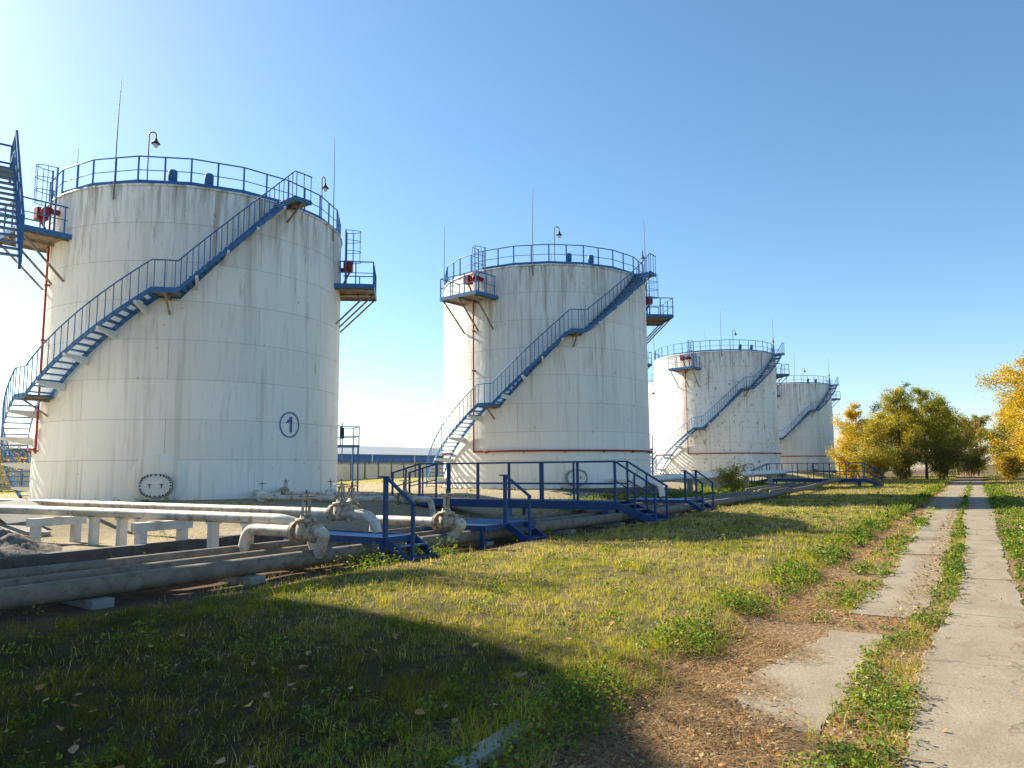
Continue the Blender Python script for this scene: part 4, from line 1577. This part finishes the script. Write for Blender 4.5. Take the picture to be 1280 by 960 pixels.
# ---------------------------------------------------------------- grass, weeds, fallen leaves
def scatter(dens, dmin, dmax, rg=rng, half=0.80):
    """points in the wedge the place is seen from; dens(d) per square metre"""
    out = []
    e = [dmin]
    while e[-1] < dmax:
        e.append(min(dmax, e[-1] * 1.25))
    for a, b in zip(e[:-1], e[1:]):
        n = int(dens((a + b) / 2) * half * (b * b - a * a))
        d = np.sqrt(rg.uniform(a * a, b * b, n))
        th = YAW + rg.uniform(-half, half, n)
        out.append(np.stack([d * np.cos(th), d * np.sin(th), d], 1))
    return np.concatenate(out)


def blades(p, h, w, c, lean, rg=rng):
    n = len(p)
    th = rg.uniform(0, 6.283, n)
    sd = np.stack([np.cos(th), np.sin(th), np.zeros(n)], 1) * (w / 2)[:, None]
    ph = rg.uniform(0, 6.283, n)
    ln = np.stack([np.cos(ph), np.sin(ph), np.zeros(n)], 1) * (lean * h)[:, None]
    up = np.zeros((n, 3))
    up[:, 2] = h
    hf = np.sqrt(np.clip(1 - (lean * 0.75) ** 2, 0.06, 1))[:, None]
    v = np.stack([p - sd, p + sd, p + sd * 0.75 + ln * 0.35 + up * 0.6 * hf, p - sd * 0.75 + ln * 0.35 + up * 0.6 * hf, p + ln + up * hf], 1).reshape(-1, 3)
    b = np.arange(n)[:, None] * 5
    f = np.concatenate([b + np.array([[0, 1, 2]]), b + np.array([[0, 2, 3]]), b + np.array([[3, 2, 4]])], 0)
    k = np.repeat(c, 5, axis=0)
    return v, f.astype(np.int32), k


def lerp3(a, b, t):
    return np.array(a)[None] * (1 - t)[:, None] + np.array(b)[None] * t[:, None]


def lawn_prob(x, y):
    e = 0.30 * wob(x, y, 1.1, 3)
    p = smooth(2.0, 2.35, y + e) * (1 - smooth(7.7, 8.3, y + e * 0.8 + 0.5 * (1 - smooth(9, 12, x)) * -1))
    # beside and behind the ground pipes it grows thinly
    p = np.maximum(p, 0.30 * smooth(8.5, 9.0, y) * (1 - smooth(14.2, 15.2, y)) * smooth(-0.1, 0.5, wob(x, y, 1.5, 2)))
    p = np.maximum(p, 0.8 * smooth(22, 26, x) * smooth(8.0, 9, y) * (1 - smooth(15, 17, y)))
    p = np.maximum(p, 0.22 * smooth(15.5, 16, y) * smooth(0.1, 0.6, wob(x, y, 3.0, 4)))
    # the strip of weeds between the slabs, and the one along their left edge
    a_, b_ = np.interp(x, [0, 8.5, 11, 18, 26, 90], [.47, .47, .30, .28, .42, .45]), np.interp(x, [0, 7.3, 9.5, 12, 22, 90], [1.02, .90, .62, .52, .58, .6])
    p = np.maximum(p, smooth(-0.06, 0.04, y - a_) * (1 - smooth(-0.04, 0.08, y - b_)) * smooth(-0.7, -0.1, wob(x, y, 1.6, 5)))
    p = np.maximum(p, 0.95 * smooth(1.22, 1.34, y + e * 0.4) * (1 - smooth(1.65, 1.85, y)) * smooth(7.6, 8.8, x) * (1 - 0.8 * smooth(24, 34, x)) * smooth(-0.6, 0.1, wob(x, y, 2.2, 2)))
    p = np.maximum(p, smooth(-0.50, -0.75, y + e * 0.6) * smooth(-0.5, 0.2, wob(x, y, 2.0, 4)))
    return p


pts = scatter(lambda d: min(4200, 4200 * (7.0 / d) ** 1.75), 2.6, 125)
pr_ = lawn_prob(pts[:, 0], pts[:, 1]) * np.clip(0.62 + 0.9 * wob(pts[:, 0], pts[:, 1], 0.22, 5) + 0.3 * wob(pts[:, 0], pts[:, 1], 0.7, 2), 0.05, 1)
pts = pts[rng.random(len(pts)) < pr_]
x, y, d = pts[:, 0], pts[:, 1], pts[:, 2]
n = len(pts)
P = np.stack([x, y, gz(x, y) - 0.005], 1)
patch = wob(x, y, 1.3, 0) * 0.5 + wob(x, y, 0.45, 1) * 0.35
strip = (y < 2.0) & (y > -0.5)
hgt = (0.035 + 0.065 * rng.random(n) ** 1.6) * (1 + 0.45 * patch) * np.where(y > 9, 1.5, 1.0)
hgt *= 1 + 0.5 * (np.abs(y - 2.35) < 0.35)
hgt *= 1 + 0.35 * wob(x, y, 0.3, 5)
hgt = np.where(rng.random(n) < 0.04, hgt * 2.0, hgt)
wid = 0.0034 * np.maximum(1, d / 6.5) ** 0.88 * rng.uniform(0.7, 1.4, n)
hgt *= np.maximum(1, d / 22) ** 0.18
# straw share: higher in the open lawn and farther out, low in the weedy strips
straw = np.clip(0.30 + 0.38 * wob(x, y, 2.4, 2) + 0.25 * smooth(8, 18, x) * smooth(3, 5, y) - 0.35 * patch - 0.25 * strip - 0.2 * (np.abs(y - 2.5) < 0.5), 0.04, 0.9)
tank_shade = (1 - smooth(4.5, 7.5, x)) * smooth(2.6, 3.6, y)  # near tank's shade deepened in the blade colour: darker, greener, less straw
straw = straw * (1 - 0.75 * tank_shade)
is_straw = rng.random(n) < straw
gt = np.clip(0.5 + 0.5 * wob(x, y, 0.8, 3) + rng.normal(0, 0.25, n), 0, 1)
cg = lerp3((0.14, 0.20, 0.016), (0.52, 0.46, 0.035), gt)
cs = lerp3((0.47, 0.36, 0.13), (0.70, 0.58, 0.27), rng.random(n))
cg = cg * (1 - 0.6 * tank_shade)[:, None]
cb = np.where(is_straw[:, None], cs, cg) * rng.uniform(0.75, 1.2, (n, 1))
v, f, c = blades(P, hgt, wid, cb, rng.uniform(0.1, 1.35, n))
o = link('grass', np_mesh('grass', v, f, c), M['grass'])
tag(o, 'rough short autumn grass, green mixed with straw', 'grass', kind='stuff')

# dry straw and stems lying in the leaf litter of the verge
pts = scatter(lambda d: min(3600, 3600 * (6.0 / d) ** 1.8), 2.6, 45)
yy = pts[:, 1] + 0.3 * wob(pts[:, 0], pts[:, 1], 1.1, 3)
pz = np.maximum(smooth(1.35, 1.75, yy) * (1 - smooth(2.2, 2.9, yy)) * (0.5 + 0.5 * (1 - smooth(9, 14, pts[:, 0]))), 0.25 * (1 - smooth(-0.6, -0.3, yy)))
pz = np.maximum(pz, 0.3 * smooth(0.40, 0.5, pts[:, 1]) * (1 - smooth(0.8, 0.95, pts[:, 1])))
pz = np.maximum(pz, 0.9 * (1 - smooth(5.0, 5.4, pts[:, 0])) * smooth(0.95, 1.1, pts[:, 1]) * (1 - smooth(2.1, 2.5, pts[:, 1])))
pts = pts[rng.random(len(pts)) < pz]
n = len(pts)
P = np.stack([pts[:, 0], pts[:, 1], gz(pts[:, 0], pts[:, 1]) + 0.006 + 0.02 * rng.random(n)], 1)
cc_ = lerp3((0.20, 0.12, 0.055), (0.52, 0.36, 0.19), rng.random(n))
v, f, c = blades(P, 0.03 + 0.12 * rng.random(n), 0.004 * np.maximum(1, pts[:, 2] / 6) ** 0.8 * np.ones(n), cc_, np.full(n, 1.3))
o = link('dry_straw', np_mesh('dry_straw', v, f, c), M['litter'])
tag(o, 'dead straw lying along the road verge', 'straw', kind='stuff')

# low broad-leaved weeds
pts = scatter(lambda d: min(170, 170 * (7.0 / d) ** 1.4), 2.6, 70)
x, y = pts[:, 0], pts[:, 1]
a_, b_ = np.interp(x, [0, 8.5, 11, 18, 26, 90], [.47, .47, .30, .28, .42, .45]), np.interp(x, [0, 7.3, 9.5, 12, 22, 90], [1.02, .90, .62, .52, .58, .6])
pw = 0.13 * lawn_prob(x, y) * smooth(0.0, 0.6, wob(x, y, 1.3, 4))
pw = np.maximum(pw, 0.9 * smooth(-0.02, 0.05, y - a_) * (1 - smooth(-0.06, 0.04, y - b_)) * smooth(-0.55, -0.05, wob(x, y, 1.1, 5)))
pw = np.maximum(pw, 1.0 * smooth(1.98, 2.15, y) * (1 - smooth(2.45, 2.75, y)) * smooth(-0.55, 0.1, wob(x, y, 1.3, 1)))
pw = np.maximum(pw, 0.75 * smooth(1.2, 1.32, y) * (1 - smooth(1.62, 1.8, y)) * smooth(7.6, 8.6, x) * (1 - smooth(24, 34, x)) * smooth(-0.5, 0.15, wob(x, y, 1.6, 2)))
pw = np.maximum(pw, 1.0 * smooth(-0.36, -0.50, y) * smooth(-1.6, -1.1, y) * smooth(-0.7, 0.0, wob(x, y, 1.5, 1)))
pw = np.maximum(pw, 0.55 * smooth(8.3, 8.5, x) * (1 - smooth(8.9, 9.2, x)) * smooth(0.8, 0.9, y) * (1 - smooth(1.5, 1.7, y)) * smooth(-0.3, 0.3, wob(x, y, 0.8, 3)))
pw = np.maximum(pw, 0.9 * smooth(8.2, 8.5, y) * (1 - smooth(8.8, 9.2, y)) * smooth(8.6, 9.5, x) * (1 - smooth(11.0, 12.0, x)))
pw = np.maximum(pw, 0.6 * smooth(11.3, 12, y) * (1 - smooth(15, 16, y)) * smooth(24, 27, x))
pts = pts[rng.random(len(pts)) < pw]
m = 22
n = len(pts)
near = np.repeat(pts[:, 2], m)
sc_ = np.repeat(rng.uniform(0.6, 1.5, n), m)
cx = np.repeat(pts, m, axis=0)
dx, dy = rng.normal(0, 0.045, n * m) * sc_ * np.maximum(1, near / 14) ** 0.5, rng.normal(0, 0.045, n * m) * sc_ * np.maximum(1, near / 14) ** 0.5
X_, Y_ = cx[:, 0] + dx, cx[:, 1] + dy
tall = np.repeat(np.where((pts[:, 1] > 8), 2.6, np.where(np.abs(pts[:, 1] - 2.3) < 0.35, 1.9, 1.15)) * rng.uniform(0.5, 1.3, n), m)
dome = np.exp(-(dx ** 2 + dy ** 2) / (2 * (0.06 * sc_) ** 2))
P = np.stack([X_, Y_, gz(X_, Y_) + (0.012 + 0.085 * dome * rng.random(n * m) ** 0.6) * tall * sc_], 1)
gcol = np.repeat(lerp3((0.06, 0.13, 0.018), (0.24, 0.30, 0.04), rng.random(n) ** 1.2), m, axis=0) * rng.uniform(0.75, 1.25, (n * m, 1))
v, f, c = leaf_quads(P, 0.026 * np.maximum(1, near / 8) ** 0.75 * rng.uniform(0.6, 1.5, n * m), gcol, 1.3)
o = link('weeds', np_mesh('weeds', v, f, c), M['weed'])
tag(o, 'low broad leaved weeds in the grass and between the slabs', 'weeds', kind='stuff')

# crumbled leaf litter
pts = scatter(lambda d: min(1500, 1500 * (6.5 / d) ** 1.7), 2.6, 60)
x, y = pts[:, 0], pts[:, 1]
yy = y + 0.3 * wob(x, y, 1.1, 3)
pl = smooth(1.5, 1.8, yy) * (1 - smooth(2.1, 2.6, yy)) * smooth(-1.3, 0.2, wob(x, y, 0.9, 4))
pl = np.maximum(pl, 0.55 * smooth(0.40, 0.52, y) * (1 - smooth(0.8, 1.0, y)))
pl = np.maximum(pl, 0.9 * (1 - smooth(5.0, 5.5, x)) * smooth(0.95, 1.2, y) * (1 - smooth(2.1, 2.5, y)))
pl = np.maximum(pl, 0.8 * smooth(8.3, 8.5, x) * (1 - smooth(9.0, 9.25, x)) * smooth(0.4, 0.5, y) * (1 - smooth(1.6, 1.9, y)))
pl = np.maximum(pl, 0.5 * (1 - smooth(-0.7, -0.45, yy)) * smooth(-3, -1.2, y))
pl = np.maximum(pl, 0.006)
pl = np.maximum(pl, 0.012 * smooth(2.3, 3, y) * (1 - smooth(8, 9, y)))
pts = pts[rng.random(len(pts)) < pl]
n = len(pts)
on_slab = ((pts[:, 1] > -0.5) & (pts[:, 1] < 0.47)) | ((pts[:, 1] > 0.8) & (pts[:, 1] < 1.78))
P = np.stack([pts[:, 0], pts[:, 1], gz(pts[:, 0], pts[:, 1]) + np.where(on_slab, 0.026, 0.018) + np.where(pts[:, 1] > 2.3, 0.03, 0.0) + 0.012 * rng.random(n)], 1)
pal = np.array([(0.42, 0.23, 0.09), (0.30, 0.14, 0.055), (0.46, 0.31, 0.15), (0.40, 0.17, 0.04), (0.15, 0.08, 0.045), (0.46, 0.34, 0.19)])
lc = pal[rng.integers(0, len(pal), n)] * rng.uniform(0.7, 1.15, (n, 1))
v, f, c = leaf_quads(P, (0.014 + 0.034 * rng.random(n) ** 2.5) * np.maximum(1, pts[:, 2] / 8) ** 0.6, lc, 3.2)
o = link('leaf_litter', np_mesh('leaf_litter', v, f, c), M['litter'])
tag(o, 'crumbled brown leaf litter along the slabs and verge', 'leaf litter', kind='stuff')

# larger fallen leaves one can pick out in the foreground
def leaf_mesh(seed):
    rr = random.Random(seed)
    out = [(0, -0.5), (0.2, -0.34), (0.36, -0.08), (0.30, 0.18), (0.12, 0.42), (0, 0.56), (-0.12, 0.40), (-0.31, 0.16), (-0.35, -0.1), (-0.19, -0.35)]
    cu = rr.uniform(0.2, 0.55)
    vs = [(0, 0, 0)] + [(x_ * rr.uniform(0.9, 1.1), y_, cu * abs(x_) + 0.25 * y_ * y_ * rr.uniform(0.3, 1.2)) for x_, y_ in out]
    mb = MB()
    mb.add(vs, [(0, 1 + k, 1 + (k + 1) % 10) for k in range(10)], True)
    mb.tube([(0, -0.48, 0.02), (0.05, -0.85, 0.12)], 0.018, 4)
    return mb.mesh('fallen_leaf')


LM = {'yellow': rough_mat('yellow leaf', (0.48, 0.33, 0.10), (0.40, 0.24, 0.06), 30, 0.7, (0.2, 0.1, 0.04), 60, 0.55, 0.65, 0.6, 0),
      'orange': rough_mat('orange leaf', (0.42, 0.2, 0.05), (0.32, 0.13, 0.04), 30, 0.7, (0.15, 0.07, 0.03), 60, 0.55, 0.65, 0.6, 0),
      'tan': rough_mat('tan leaf', (0.40, 0.27, 0.13), (0.30, 0.19, 0.09), 30, 0.75, (0.2, 0.12, 0.07), 60, 0.55, 0.65, 0.6, 0)}
lms = {k: [leaf_mesh(i + 10 * j) for i in range(2)] for j, k in enumerate(LM)}
rl = random.Random(42)
for i in range(110):
    dd = rl.uniform(4.1, 7.8)
    th = YAW + rl.uniform(-0.62, 0.62)
    x, y = dd * math.cos(th), dd * math.sin(th)
    if y > 8.6 or (y < 0.48) or (1.02 < y < 1.5 and x > 5.2):
        continue
    kind = rl.choice(['yellow', 'orange', 'tan', 'tan'])
    zone = 'lawn' if y > 2.3 else 'road'
    zz = float(gz(x, y)) + (0.055 if zone == 'lawn' else 0.024)
    o = link('fallen_leaf', rl.choice(lms[kind]), LM[kind], None, loc=(x, y, zz), rz=rl.uniform(0, 6.28))
    s = rl.uniform(0.05, 0.085)
    o.scale = (s, s, s)
    tl = 0.5 if zone == 'lawn' else 0.12
    o.rotation_euler = (rl.uniform(-tl, tl), rl.uniform(-tl, tl), rl.uniform(0, 6.28))
    tag(o, '%s fallen leaf lying on the %s in the foreground' % (kind, 'grass' if zone == 'lawn' else 'road verge'), 'leaf', '%s leaves fallen on the %s' % (kind, zone))
